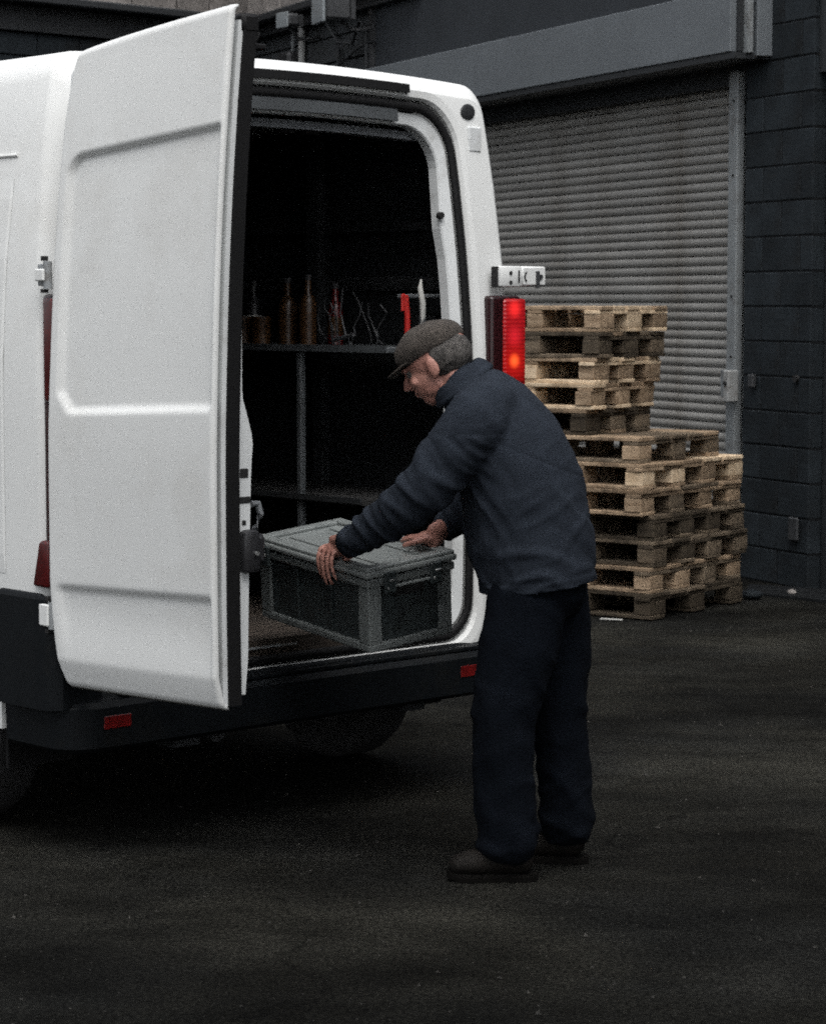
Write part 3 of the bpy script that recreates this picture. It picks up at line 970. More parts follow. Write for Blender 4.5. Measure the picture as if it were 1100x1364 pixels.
for side in (0, 1):
    X = (lambda a: a) if side == 1 else (lambda a: WID - a)
    x0, x1 = sorted((X(1.80), X(1.950)))
    h = MB().box(x0, x1, -0.022, 0.045, 0.83, 1.700, bev=0.016, seg=3).build('tail_light', 'lensdark', van, smooth=True)
    a, b = sorted((X(1.855), X(1.966 if side else 1.956)))
    lit = 'taillit' if side == 1 else 'tailoff'
    MB().box(a, b, -0.030, 0.036, 1.40 - 0.02, 1.690, bev=0.014, seg=3).build('lens', lit, h, smooth=True)
    a, b = sorted((X(1.855), X(1.950)))
    MB().box(a, b, -0.030, 0.036, 1.20, 1.376, bev=0.012, seg=2).build('lens', 'lensclear' if side == 1 else 'tailoff', h, smooth=True)
    MB().box(a, b, -0.030, 0.036, 0.85, 1.196, bev=0.012, seg=2).build('lens', 'tailoff', h, smooth=True)

for side in (0, 1):
    X = (lambda a: a) if side == 1 else (lambda a: WID - a)
    a, b = sorted((X(1.945), X(1.974)))
    mb = MB().box(a, b, -0.006, 0.075, 0.835, 0.975, bev=0.0095, seg=3)
    for v in mb.bm.verts:
        if v.co.z > 0.93: v.co.y = min(v.co.y, 0.075 - (v.co.z - 0.93) * 1.1)
    mb.build('side_reflector', 'tailoff', van, smooth=True)

# body hinges on the right post: strap plate with slots, bolts and knuckle
def strap_hinge(z, name='hinge'):
    h = MB().box(1.835, 1.945, -0.030, -0.004, z - 0.036, z + 0.036, bev=0.008, seg=2)
    h.box(1.945, 2.065, -0.026, -0.008, z - 0.032, z + 0.036, bev=0.006)
    o = h.build(name, 'white', van, smooth=True)
    bx('pin_pocket', 1.820, 1.845, -0.020, -0.0005, z - 0.038, z + 0.034, 'dark', o)
    for dz in (-0.02, 0.012):
        MB().tube([(1.885, -0.030, z + dz), (1.885, -0.033, z + dz)], 0.007, 10).build('bolt', 'dark', o)
    bx('slot', 1.922, 1.929, -0.0315, -0.0295, z - 0.022, z + 0.022, 'dark', o)
    arc = [(1.978 - 0.020 * math.cos(t), -0.027, z + 0.020 * math.sin(t)) for t in [(-0.9 + 0.3 * k) for k in range(7)]]
    MB().tube(arc, 0.0035, 6).build('slot', 'dark', o)
    MB().tube([(2.02, -0.028, z - 0.040), (2.02, -0.028, z + 0.020)], 0.008, 8).build('hinge_pin', 'darksteel', o)
    MB().tube([(2.036, -0.024, z + 0.0), (2.036, -0.031, z + 0.0)], 0.009, 8).build('bolt', 'darksteel', o)
    return o
strap_hinge(1.765)
strap_hinge(0.78)

# ------------------------------------------------------------------ the open left door (still a part of the van)
# door plane: from the hinge corner straight back towards the camera; local s along -y_van, thickness towards +x_van
DW = 0.792
def dlean(z):
    return sum(_dlean(z + d) for d in (-.12, -.08, -.04, 0, .04, .08, .12)) / 7 if z > 1.1 else sum(_dlean(z + d) for d in (-.05, -.03, 0, .03, .05)) / 5
def _dlean(z):  # how far the skin leans to the right (+x) at height z
    return interp([(0.5, 0.004), (0.86, 0.0), (1.3, 0.0), (1.7, 0.014), (2.0, 0.032), (2.3, 0.058), (2.5, 0.080)], z)
def zbot(s): return 0.545 + 0.022 * s / DW
def ztop(s): return 2.395 + 0.075 * (s / DW) ** 0.8
def smooth(a, b, x):
    t = max(0.0, min(1.0, (x - a) / (b - a)))
    return t * t * (3 - 2 * t)
def skin_off(s, t, z):
    """relief of the outer skin; positive = pressed in"""
    # upper window pressing
    zl = 1.357 + 0.035 * s / DW
    zu = 2.085 + 0.062 * s / DW
    sl_ = 0.062
    # chamfered lower corner
    zl2 = zl + max(0.0, (0.115 - s)) * 1.05
    ca, cb_ = s - sl_, zu - z
    rc = 0.055
    dd = rc - math.hypot(rc - ca, rc - cb_) if (ca < rc and cb_ < rc) else min(ca, cb_)
    m1 = smooth(-0.010, 0.008, dd) * smooth(zl2 - 0.012, zl2 + 0.012, z) * (1 - smooth(DW - 0.022, DW - 0.012, s))
    off = 0.017 * m1
    # lower swage: skin steps in below the line then eases out
    zb = 0.835 + 0.030 * s / DW
    m2 = (1 - smooth(zb - 0.006, zb + 0.020, z)) * smooth(0.03, 0.09, s) * (1 - smooth(DW - 0.024, DW - 0.012, s))
    off += 0.014 * m2 * smooth(0.60, 0.80, z)
    zc = 0.630 + 0.025 * s / DW
    off += 0.25 * max(0.0, zc - z)
    # rounded hem at both ends
    off += 0.014 * (1 - smooth(0, 0.020, s)) ** 2 - 0.014 + 0.014 * smooth(DW - 0.012, DW, s) ** 2
    off += 0.004 * math.sin(s / DW * math.pi) * -1
    # rounded lower hinge corner comes from the outline
    return off
NS, NZ = 74, 250
def door_left_edge(z):   # hinge-side outline curls in at the very bottom and top
    return interp([(0.54, 0.062), (0.60, 0.038), (0.68, 0.020), (0.76, 0.008), (0.86, 0.0), (1.3, 0.0), (1.7, 0.012), (2.0, 0.024), (2.2, 0.038), (2.31, 0.056), (2.36, 0.070), (2.40, 0.090)], z)
V, F = [], []
svals = [0, .006, .012, .018, .024] + [0.03 + (DW - 0.06) * i / (NS - 11) for i in range(NS - 10)] + [DW - .024, DW - .018, DW - .012, DW - .006, DW]
NS = len(svals)
zrow = []
for j in range(NZ):
    t = j / (NZ - 1)
    for s in svals:
        z0, z1 = zbot(s), ztop(s)
        z = z0 + (z1 - z0) * t
        s2 = door_left_edge(z) * (1 - s / DW) + s
        off = skin_off(s, t, z)
        hem = 0.012 * (1 - smooth(0, 0.02, z - z0)) ** 2 + 0.012 * (1 - smooth(0, 0.02, z1 - z)) ** 2
        V.append((dlean(z) + off + hem, -0.004 - s2, z))
for j in range(NZ - 1):
    for i in range(NS - 1):
        F.append((j * NS + i, j * NS + i + 1, (j + 1) * NS + i + 1, (j + 1) * NS + i))
door = mesh('rear_door', V, F, 'white', van, smooth=True)
door['label'] = 'open left rear door with a pressed panel'
so = door.modifiers.new('s', 'SOLIDIFY'); so.thickness = 0.012; so.offset = -1
# flip check: solidify thickness must grow to the right
def slabs(x0f, x1f, s0f, s1f, z0, z1, name, m, parent, N=60, sm=False, zf=None):
    V, F = [], []
    for j in range(N + 1):
        z = z0 + (z1 - z0) * j / N
        a, b = x0f(z), x1f(z)
        c, d = s0f(z), s1f(z)
        V += [(a, -c, z), (b, -c, z), (b, -d, z), (a, -d, z)]
    for j in range(N):
        for k in range(4):
            F.append((j * 4 + k, j * 4 + (k + 1) % 4, (j + 1) * 4 + (k + 1) % 4, (j + 1) * 4 + k))
    F.append((3, 2, 1, 0)); F.append(tuple(N * 4 + k for k in range(4)))
    return mesh(name, V, F, m, parent)
def s_top(z):   # how far from the hinge the door already reaches height z
    q = (z + 0.035 - 2.395) / 0.075
    return 0.0 if q <= 0 else min(DW - 0.05, DW * q ** 1.25)
# folded edge of the skin, seal and inner panel, seen on the free end of the door
slabs(lambda z: dlean(z) + 0.020, lambda z: dlean(z) + 0.036, lambda z: max(0.02, s_top(z)), lambda z: DW - 0.004, 0.575, 2.43, 'skin_return', 'whiteframe', door)
slabs(lambda z: dlean(z) + 0.037, lambda z: dlean(z) + 0.078, lambda z: max(0.05, s_top(z)), lambda z: DW + 0.004, 0.575, 2.432, 'edge_seal', 'rubber', door)
def inw(z):  # width of the white inner pressing at height z
    return interp([(0.56, 0.020), (0.70, 0.036), (1.0, 0.045), (1.22, 0.052), (1.30, 0.058), (1.36, 0.040), (1.42, 0.018), (1.6, 0.012), (2.45, 0.008)], z)
ip = slabs(lambda z: dlean(z) + 0.079, lambda z: dlean(z) + 0.079 + inw(z), lambda z: max(0.06, s_top(z)), lambda z: DW - 0.012, 0.60, 2.40, 'inner_panel', 'whiteframe', door)
# latch openings on the edge of the inner panel
def edge_bit(z0, z1, f0, f1, name, m, dep=0.0):
    zc = (z0 + z1) / 2
    b0 = dlean(zc) + 0.079
    wv_ = inw(zc)
    return MB().box(b0 + wv_ * f0, b0 + wv_ * f1, -(DW - 0.010 + dep), -(DW - 0.030), z0, z1, bev=0.004).build(name, m, ip)
edge_bit(1.195, 1.225, 0.20, 0.85, 'latch_slot', 'dark')
edge_bit(1.125, 1.148, 0.10, 1.04, 'latch_slot', 'dark')
edge_bit(1.065, 1.083, 0.35, 0.75, 'latch_hole', 'dark')
lk = MB().box(0.088, 0.150, -(DW + 0.012), -(DW - 0.06), 0.935, 1.055, bev=0.016, seg=2)
lk.box(0.145, 0.185, -(DW - 0.01), -(DW - 0.07), 0.955, 1.04, bev=0.012)
lk = lk.build('door_latch', 'blackplastic', door, smooth=True)
MB().tube([(0.128, -(DW + 0.010), 0.99), (0.128, -(DW + 0.020), 0.99)], 0.006, 10).build('latch_bolt', 'silver', lk)
hl = MB().tube([(0.165, -(DW - 0.04), 1.05), (0.19, -(DW - 0.045), 1.09), (0.185, -(DW - 0.05), 1.12), (0.16, -(DW - 0.05), 1.12)], 0.010, 8)
hl.build('door_handle', 'greybox', door, smooth=True)
# top corner fitting of the door
tp = MB().box(0.100, 0.160, -(DW + 0.006), -(DW - 0.05), 2.395, 2.450, bev=0.01)
tp.box(0.11, 0.185, -(DW - 0.0), -(DW - 0.03), 2.355, 2.372, bev=0.004)
tp.tube([(0.11, -(DW - 0.01), 2.33), (0.17, -(DW - 0.02), 2.40)], 0.010, 8)
tp.build('top_lock', 'rubber', door, smooth=True)
# door hinges, between the body corner and the door
for z in (1.755, 0.755):
    h = MB().tube([(-0.004, -0.012, z - 0.040), (-0.004, -0.012, z + 0.040)], 0.013, 12)
    h.box(-0.012, 0.004, -0.008, 0.03, z - 0.032, z + 0.032, bev=0.003)
    o = h.build('door_hinge', 'steel', door, smooth=True)
    MB().box(-0.024, -0.014, -0.016, 0.03, z - (0.018 if z > 1 else 0.032), z + (0.018 if z > 1 else 0.034), bev=0.004).build('hinge_knuckle', 'white', o)
    bx('hinge_gap', -0.019, 0.0, -0.009, 0.004, z - 0.052, z - 0.041, 'dark', o)
    bx('hinge_gap', -0.017, 0.0, -0.010, 0.004, z + 0.041, z + 0.055, 'dark', o)

# ------------------------------------------------------------------ things inside the van
def vp(a, b, z):
    c, s_ = math.cos(VZ), math.sin(VZ)
    return (VL[0] + c * a - s_ * b, VL[1] + s_ * a + c * b, z)
ZS = 1.5255
def bottle(a, b, r, h, m, label):
    t = empty('bottle', label, 'bottle', vp(a, b, ZS), VZ, 'bottles and tubs on the van shelf')
    MB().tube([(0, 0, 0), (0, 0, h * .62), (0, 0, h * .74), (0, 0, h * .8), (0, 0, h)], [r, r, r * .75, r * .4, r * .4], 14).build('flask', m, t, smooth=True)
    MB().tube([(0, 0, h), (0, 0, h + 0.02)], r * .48, 10).build('stopper', 'blackplastic', t)
    lb = MB().tube([(0, 0, h * .18), (0, 0, h * .5)], r * 1.02, 14, caps=False)
    lb.build('sticker', 'oldwhite' if m == 'blackplastic' else 'amber', t, smooth=True)
bottle(1.58, 0.80, 0.033, 0.22, 'amber', 'tall amber bottle above the shelf post, left one of the pair')
bottle(1.57, 0.675, 0.030, 0.23, 'amber', 'amber bottle above the shelf post, right one of the pair')
bottle(1.66, 0.63, 0.028, 0.20, 'tailoff', 'dull red bottle behind the amber pair on the van shelf')
bottle(1.60, 1.02, 0.030, 0.21, 'blackplastic', 'dark bottle with a pale sticker at the left of the van shelf')
for i, (a, b_, lab) in enumerate(((1.53, 1.10, 'small amber tub next to the open door edge on the van shelf'), (1.53, 0.99, 'second small amber tub in from the door edge on the shelf'), (1.53, 0.89, 'wide amber tub left of the tall bottles on the shelf'))):
    t = MB().tube([(0, 0, 0), (0, 0, 0.085), (0, 0, 0.09), (0, 0, 0.10)], [0.034, 0.036, 0.038, 0.038], 14)
    tag(t.build('tub', 'amber', None, smooth=True, loc=vp(a, b_, ZS)), lab, 'tub', 'bottles and tubs on the van shelf')
t = empty('hand_tool', 'long tool with a bright red handle standing upright on the shelf', 'tool', vp(1.60, 0.185, ZS), VZ)
MB().tube([(0, 0, 0.02), (0.0, 0, 0.10), (-0.010, 0, 0.175)], [0.011, 0.010, 0.012], 10).build('handle', 'redplastic', t, smooth=True)
MB().tube([(0.004, 0, 0.0), (0, 0, 0.02)], 0.014, 8).build('ferrule', 'darksteel', t)
MB().box(-0.028, -0.008, -0.004, 0.004, 0.12, 0.18, bev=0.003).build('tool_head', 'redplastic', t)
t = MB().tube([(0, 0, 0.23), (-0.004, 0, 0.20), (0.008, 0, 0.15), (0.010, 0, 0.10), (0.0, 0, 0.07), (-0.03, 0, 0.04), (-0.035, 0, 0.0)], [0.003, 0.009, 0.011, 0.010, 0.006, 0.004, 0.004], 10).build('cable_sleeve', 'paperwhite', loc=vp(1.655, 0.175, ZS), rot=(0, 0, VZ), smooth=True)
tag(t, 'white curved cable sleeve standing beside the red handled tool', 'cable')
wr = MB()
rr = random.Random(3)
for k in range(9):
    b0_ = rr.uniform(0.28, 0.58)
    a0 = rr.uniform(1.5, 1.7)
    q = (a0, b0_, ZS + 0.003)
    p = [q]
    for i in range(5):
        q = (q[0], q[1] + rr.uniform(-.035, .035), q[2] + rr.uniform(0.015, 0.045))
        p.append(q)
    wr.tube(p, 0.003, 5)
wr.tube([(1.5, 0.46, ZS + 0.02), (1.5, 0.40, ZS + 0.03), (1.5, 0.35, ZS + 0.04)], 0.008, 6)
tag(wr.build('wire_tangle', 'darksteel', loc=VL, rot=(0, 0, VZ)), 'tangle of thin wires on the van shelf left of the red tool', 'wires')
t = empty('box_frame', 'grey open box frame on the shelf at the right of the doorway', 'frame', vp(1.685, 0.20, ZS), VZ)
MB().box(-0.012, 0.15, -0.01, 0.12, 0.165, 0.18, bev=0.004).build('frame_top', 'greybox', t)
MB().box(0, 0.018, 0, 0.018, 0, 0.165, bev=0.003).build('leg', 'greybox', t)
MB().box(0.12, 0.138, 0, 0.018, 0, 0.165, bev=0.003).build('leg', 'greybox', t)
MB().box(0.04, 0.10, 0.03, 0.10, 0, 0.11, bev=0.01).build('inner_box', 'blackplastic', t)
# low load: cartons, sack, bag
def carton(a, b, w, d, h, m, label, rz=0.0, z=0.5605):
    t = empty('carton', label, 'carton', vp(a, b, z), VZ + rz)
    MB().box(0, w, 0, d, 0, h, bev=0.004).build('box_body', m, t)
    MB().box(w * .5 - 0.025, w * .5 + 0.025, -0.0015, d + 0.0015, h * 0.6, h + 0.0015).build('packing_tape', 'vanfloor', t)
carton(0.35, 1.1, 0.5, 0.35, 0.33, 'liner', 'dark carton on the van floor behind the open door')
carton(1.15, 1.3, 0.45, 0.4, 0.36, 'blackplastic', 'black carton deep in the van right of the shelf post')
def lumpy(name, c, r, sx, sy, sz, m, label, cat, seed=0, amp=0.22, fr=3.0):
    mb = MB().ball(Vector((0, 0, 0)), r, sx, sy, sz, sub=5)
    for v in mb.bm.verts:
        d = v.co.normalized()
        q = 1 - abs(noise.noise(v.co * fr / r * .35 + Vector((seed, 0, 0)))) * 2
        v.co += d * r * amp * q * 0.5 + d * r * 0.05 * noise.noise(v.co * 12 / r * .3)
    zmin = min(v.co.z for v in mb.bm.verts)
    for v in mb.bm.verts:
        v.co.z = max(v.co.z, zmin * 0.82)
    zmin = min(v.co.z for v in mb.bm.verts)
    for v in mb.bm.verts:
        v.co.z -= zmin
    o = mb.build(name, m, loc=c, smooth=False)
    for p in o.data.polygons: p.use_smooth = True
    return tag(o, label, cat)
lumpy('sack', vp(1.60, 0.34, 0.5605), 0.13, 0.75, 0.8, 1.15, 'bluebag', 'crumpled blue sack on the van floor by the right door post', 'sack', 4, amp=0.45)
lumpy('tool_bag', vp(0.62, 0.62, 0.5605), 0.16, 1.3, 0.9, 0.7, 'blackplastic', 'slumped black bag on the van floor just inside the open door', 'bag', 8)

# ------------------------------------------------------------------ the crate carried out of the van
cr = empty('storage_crate', 'grey lidded plastic crate tilted in the man\'s hands above the bumper', 'crate', (-0.127, 7.068, 0.634))
a_, b_, c_ = -0.906, 0.113, 0.101
Mz = Matrix.Rotation(a_, 3, 'Z'); Mx = Matrix.Rotation(b_, 3, 'X')
My = Matrix(((math.cos(c_), 0, math.sin(c_)), (0, 1, 0), (-math.sin(c_), 0, math.cos(c_))))
cr.rotation_euler = (Mz @ Mx @ My).to_euler()
CL, CW, CH = 0.56, 0.318, 0.262
x0, x1, y0, y1 = -CL, 0.0, 0.0, CW
# walls (dark panels set back behind the frame)
i_ = 0.014
mb = MB()
mb.box(x0 + i_, x1 - i_, y0 + i_, y0 + i_ + 0.006, 0.012, CH - 0.05)
mb.box(x0 + i_, x1 - i_, y1 - i_ - 0.006, y1 - i_, 0.012, CH - 0.05)
mb.box(x0 + i_, x0 + i_ + 0.006, y0 + i_ + .006, y1 - i_ - .006, 0.012, CH - 0.05)
mb.box(x1 - i_ - 0.006, x1 - i_, y0 + i_ + .006, y1 - i_ - .006, 0.012, CH - 0.05)
mb.box(x0 + .012, x1 - .012, y0 + .012, y1 - .012, 0.004, 0.012)
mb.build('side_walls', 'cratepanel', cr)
# base rim and upper rim
def rim(z0, z1, t, name, out=0.0, m='crateframe', bev=0.006):
    mb = MB()
    mb.box(x0 - out, x1 + out, y0 - out, y0 + t, z0, z1, bev=bev, seg=2)
    mb.box(x0 - out, x1 + out, y1 - t, y1 + out, z0, z1, bev=bev, seg=2)
    mb.box(x0 - out, x0 + t, y0 + t * .5, y1 - t * .5, z0, z1, bev=bev, seg=2)
    mb.box(x1 - t, x1 + out, y0 + t * .5, y1 - t * .5, z0, z1, bev=bev, seg=2)
    return mb.build(name, m, cr)
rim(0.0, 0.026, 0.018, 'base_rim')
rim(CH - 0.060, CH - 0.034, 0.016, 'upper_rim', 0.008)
for (cx_, cy_) in ((x1, y0), (x1, y1), (x0, y0), (x0, y1)):
    sx_ = -1 if cx_ == x1 else 1
    sy_ = 1 if cy_ == y0 else -1
    mb = MB()
    xa, xb = sorted((cx_ - sx_ * 0.0, cx_ + sx_ * 0.055))
    ya, yb = sorted((cy_ + sy_ * 0.0005, cy_ + sy_ * 0.012))
    mb.box(xa, xb, ya, yb, 0.022, CH - 0.058, bev=0.005, seg=2)
    xa, xb = sorted((cx_ + sx_ * 0.0005, cx_ + sx_ * 0.012))
    ya, yb = sorted((cy_ + sy_ * 0.004, cy_ + sy_ * 0.05))
    mb.box(xa, xb, ya, yb, 0.022, CH - 0.058, bev=0.005, seg=2)
    mb.build('corner_post', 'crateframe', cr)
for x in (-0.20, -0.37):
    bx('stiffening_rib', x - 0.006, x + 0.006, y0 + 0.006, y0 + 0.014, 0.028, CH - 0.062, 'cratepanel', cr, bev=0.002)
# short-end hand hold
bx('hand_hold', x1 - 0.010, x1 - 0.002, y0 + 0.10, y1 - 0.10, CH - 0.105, CH - 0.075, 'dark', cr, bev=0.003)
bx('hand_hold_lip', x1 - 0.012, x1 + 0.010, y0 + 0.085, y1 - 0.085, CH - 0.074, CH - 0.064, 'crate', cr, bev=0.003)
# lid: overhanging skirt, raised border, sunken panel with ribs
lid = MB()
lid.box(x0 - 0.014, x1 + 0.014, y0 - 0.014, y1 + 0.014, CH - 0.030, CH - 0.010, bev=0.007, seg=2)
lid = lid.build('lid', 'crate', cr)
def lidbar(xa, xb, ya, yb, z1, nm='lid_border'):
    MB().box(xa, xb, ya, yb, CH - 0.011, z1, bev=0.0045, seg=2).build(nm, 'crate', lid)
lidbar(x0 - 0.008, x1 + 0.008, y0 - 0.008, y0 + 0.028, CH + 0.002)
lidbar(x0 - 0.008, x1 + 0.008, y1 - 0.028, y1 + 0.008, CH + 0.002)
lidbar(x0 - 0.008, x0 + 0.030, y0 + 0.030, y1 - 0.030, CH + 0.0015)
lidbar(x1 - 0.030, x1 + 0.008, y0 + 0.030, y1 - 0.030, CH + 0.0015)
lidbar(x0 + 0.265, x0 + 0.29, y0 + 0.030, y1 - 0.030, CH - 0.001, 'lid_rib')
lidbar(x0 + 0.06, x0 + 0.235, y0 + 0.075, y0 + 0.088, CH - 0.004, 'lid_rib')
lidbar(x0 + 0.06, x0 + 0.235, y1 - 0.088, y1 - 0.075, CH - 0.004, 'lid_rib')
lidbar(x0 + 0.32, x1 - 0.06, y0 + 0.075, y0 + 0.088, CH - 0.004, 'lid_rib')
lidbar(x0 + 0.32, x1 - 0.06, y1 - 0.088, y1 - 0.075, CH - 0.004, 'lid_rib')
# catches
for (xx, yy, ax) in ((x1 + 0.012, 0.07, 'x'), (x1 + 0.012, 0.245, 'x'), (-0.50, y0 - 0.012, 'y')):
    if ax == 'x':
        o = bx('catch', xx, xx + 0.010, yy - 0.022, yy + 0.022, CH - 0.085, CH - 0.018, 'cratepanel', cr, bev=0.004)
        bx('catch_pin', xx + 0.008, xx + 0.014, yy - 0.006, yy + 0.014, CH - 0.048, CH - 0.040, 'silver', o, bev=0.002)
        bx('catch_pin', xx + 0.008, xx + 0.014, yy - 0.014, yy - 0.008, CH - 0.072, CH - 0.062, 'silver', o, bev=0.002)
    else:
        o = bx('catch', xx - 0.022, xx + 0.022, yy - 0.010, yy, CH - 0.085, CH - 0.018, 'cratepanel', cr, bev=0.004)
        bx('catch_pin', xx - 0.006, xx + 0.010, yy - 0.015, yy - 0.009, CH - 0.052, CH - 0.040, 'silver', o, bev=0.002)

# ------------------------------------------------------------------ the man
def cap_loft(mb, pts, n=20, wy=(0, 1, 0)):
    """pts: (centre, r_in_plane, r_along_wy); closed with rounded ends"""
    P = [Vector(p[0]) for p in pts]
    W = Vector(wy)
    rings = []
    def ringat(c, t, ra, rb):
        x = W.cross(t).normalized()
        w = t.cross(x).normalized()
        return [mb.bm.verts.new(c + x * math.cos(2 * math.pi * k / n) * ra + w * math.sin(2 * math.pi * k / n) * rb) for k in range(n)]
    T = []
    for i in range(len(P)):
        T.append((P[min(i + 1, len(P) - 1)] - P[max(i - 1, 0)]).normalized())
    for f_, d_ in ((0.35, 0.85), (0.75, 0.55)):
        rings.append(ringat(P[0] - T[0] * min(pts[0][1], pts[0][2]) * d_ * 0.7, T[0], pts[0][1] * f_, pts[0][2] * f_))
    # subdivide path with catmull-rom
    def cr_(a, b, c, d, t):
        return 0.5 * ((2 * b) + (-a + c) * t + (2 * a - 5 * b + 4 * c - d) * t * t + (-a + 3 * b - 3 * c + d) * t ** 3)
    for i in range(len(P) - 1):
        a, b, c, d = P[max(i - 1, 0)], P[i], P[i + 1], P[min(i + 2, len(P) - 1)]
        for q in range(4):
            t = q / 4
            c0 = cr_(a, b, c, d, t)
            c1 = cr_(a, b, c, d, t + 0.01)
            tt = (c1 - c0).normalized()
            rings.append(ringat(c0, tt, pts[i][1] + (pts[i + 1][1] - pts[i][1]) * t, pts[i][2] + (pts[i + 1][2] - pts[i][2]) * t))
    rings.append(ringat(P[-1], T[-1], pts[-1][1], pts[-1][2]))
    for f_, d_ in ((0.75, 0.55), (0.35, 0.85)):
        rings.append(ringat(P[-1] + T[-1] * min(pts[-1][1], pts[-1][2]) * d_ * 0.7, T[-1], pts[-1][1] * f_, pts[-1][2] * f_))
    for i in range(len(rings) - 1):
        for k in range(n):
            mb.bm.faces.new((rings[i][k], rings[i][(k + 1) % n], rings[i + 1][(k + 1) % n], rings[i + 1][k]))
    mb.bm.faces.new(rings[0][::-1])
    mb.bm.faces.new(rings[-1])

def remeshed(mb, name, m, parent, voxel, smooth_it=6, fold=None, label=None, cut=None):
    o = mb.build('tmp_' + name, m, None)
    r = o.modifiers.new('r', 'REMESH'); r.mode = 'VOXEL'; r.voxel_size = voxel
    s = o.modifiers.new('s', 'SMOOTH'); s.iterations = smooth_it; s.factor = 0.6
    dg = bpy.context.evaluated_depsgraph_get()
    me = bpy.data.meshes.new_from_object(o.evaluated_get(dg))
    bpy.data.objects.remove(o)
    me.name = name
    if fold or cut:
        bm = bmesh.new(); bm.from_mesh(me)
        if cut:
            for (co, no) in cut:
                bmesh.ops.bisect_plane(bm, geom=list(bm.verts) + list(bm.edges) + list(bm.faces), plane_co=co, plane_no=no, clear_outer=True)
        if fold:
            bm.normal_update()
            mv = [(v, v.normal.copy() * fold(v.co, v.normal)) for v in bm.verts]
            for v, d in mv:
                v.co += d
        bm.to_mesh(me); bm.free()
    me.materials.clear()
    me.materials.append(M[m])
    me.shade_smooth()
    return add(name, me, parent, label=label)

man = empty('person', 'man in navy jacket and flat cap bending to lift the grey crate', 'person', (0.32, 6.95, 0))
def L_(p):  # world -> man local
    return Vector((p[0] - 0.32, p[1] - 6.95, p[2]))
SHL = (0.195, 6.80, 1.355); ELL = (0.025, 6.84, 1.135); WRL = (-0.175, 7.05, 0.975)
SHR = (0.20, 7.16, 1.36); ELR = (0.215, 7.33, 1.12); WRR = (0.095, 7.355, 0.985)
SPINE = [((0.362, 6.97, 0.84), 0.155, 0.185), ((0.345, 6.97, 0.98), 0.175, 0.195), ((0.315, 6.97, 1.13), 0.175, 0.20), ((0.27, 6.97, 1.26), 0.16, 0.20), ((0.21, 6.98, 1.365), 0.125, 0.19), ((0.155, 6.985, 1.425), 0.082, 0.105)]
LEGN = [((0.335, 6.885, 0.84), 0.116, 0.105), ((0.300, 6.88, 0.66), 0.112, 0.105), ((0.262, 6.872, 0.46), 0.092, 0.092), ((0.266, 6.872, 0.28), 0.088, 0.086), ((0.282, 6.872, 0.10), 0.090, 0.086)]
LEGF = [((0.405, 7.05, 0.84), 0.114, 0.105), ((0.430, 7.06, 0.66), 0.100, 0.10), ((0.437, 7.07, 0.46), 0.082, 0.088), ((0.450, 7.085, 0.28), 0.080, 0.082), ((0.462, 7.09, 0.10), 0.082, 0.08)]
def sc(pts, k, dz0=0.0):
    return [(L_(p[0]), p[1] * k, p[2] * k) for p in pts]
# head frame
HC = Vector(L_((0.060, 7.0, 1.497)))
hf = Vector((-0.86, 0.22, -0.46)).normalized()          # where the face points
hs = hf.cross(Vector((0, 0, 1))).normalized()            # head's right-hand side
hu = hs.cross(hf).normalized()
HM = Matrix((( -hs.x, hf.x, hu.x), (-hs.y, hf.y, hu.y), (-hs.z, hf.z, hu.z)))   # columns: left?, forward, up
def hp(x, y, z):
    return HC + HM @ Vector((x, y, z))
# body: one continuous mesh from head to feet with both hands
b = MB()
cap_loft(b, sc(SPINE, 0.80), 24)
cap_loft(b, sc(LEGN, 0.66)[:-1] + [(L_((0.285, 6.872, 0.09)), 0.045, 0.042)], 16)
cap_loft(b, sc(LEGF, 0.66)[:-1] + [(L_((0.465, 7.09, 0.09)), 0.045, 0.042)], 16)
cap_loft(b, [(L_((0.30, 6.872, 0.06)), 0.028, 0.028), (L_((0.23, 6.873, 0.055)), 0.026, 0.030), (L_((0.15, 6.873, 0.045)), 0.018, 0.030)], 12)
cap_loft(b, [(L_((0.475, 7.095, 0.06)), 0.028, 0.028), (L_((0.41, 7.10, 0.055)), 0.026, 0.030), (L_((0.33, 7.11, 0.045)), 0.018, 0.030)], 12)
cap_loft(b, [(L_(SHL), 0.060, 0.060), (L_(ELL), 0.045, 0.045), (L_(WRL), 0.028, 0.031)], 14)
cap_loft(b, [(L_(SHR), 0.060, 0.060), (L_(ELR), 0.045, 0.045), (L_(WRR), 0.028, 0.031)], 14)
cap_loft(b, [(L_((0.175, 6.985, 1.40)), 0.060, 0.062), (L_((0.135, 6.99, 1.435)), 0.056, 0.058), (HC + HM @ Vector((0, -0.035, -0.045)), 0.054, 0.056)], 16)
HR = HM
b.ball(hp(0, -0.018, 0.022), 0.098, 0.79, 1.02, 0.92, HR, 3)       # skull
b.ball(hp(0, 0.022, -0.030), 0.074, 0.82, 0.92, 1.05, HR, 3)      # face mass
b.ball(hp(0, 0.040, -0.082), 0.040, 1.0, 0.85, 0.75, HR, 3)       # chin
b.ball(hp(0.036, 0.015, -0.062), 0.034, 0.7, 1.2, 0.9, HR, 2)     # jaw angles
b.ball(hp(-0.036, 0.015, -0.062), 0.034, 0.7, 1.2, 0.9, HR, 2)
b.ball(hp(0.037, 0.062, -0.028), 0.022, 1, 0.8, 0.8, HR, 2)       # cheeks
b.ball(hp(-0.037, 0.062, -0.028), 0.022, 1, 0.8, 0.8, HR, 2)
b.ball(hp(0, 0.080, 0.018), 0.026, 1.7, 0.55, 0.42, HR, 2)        # brow
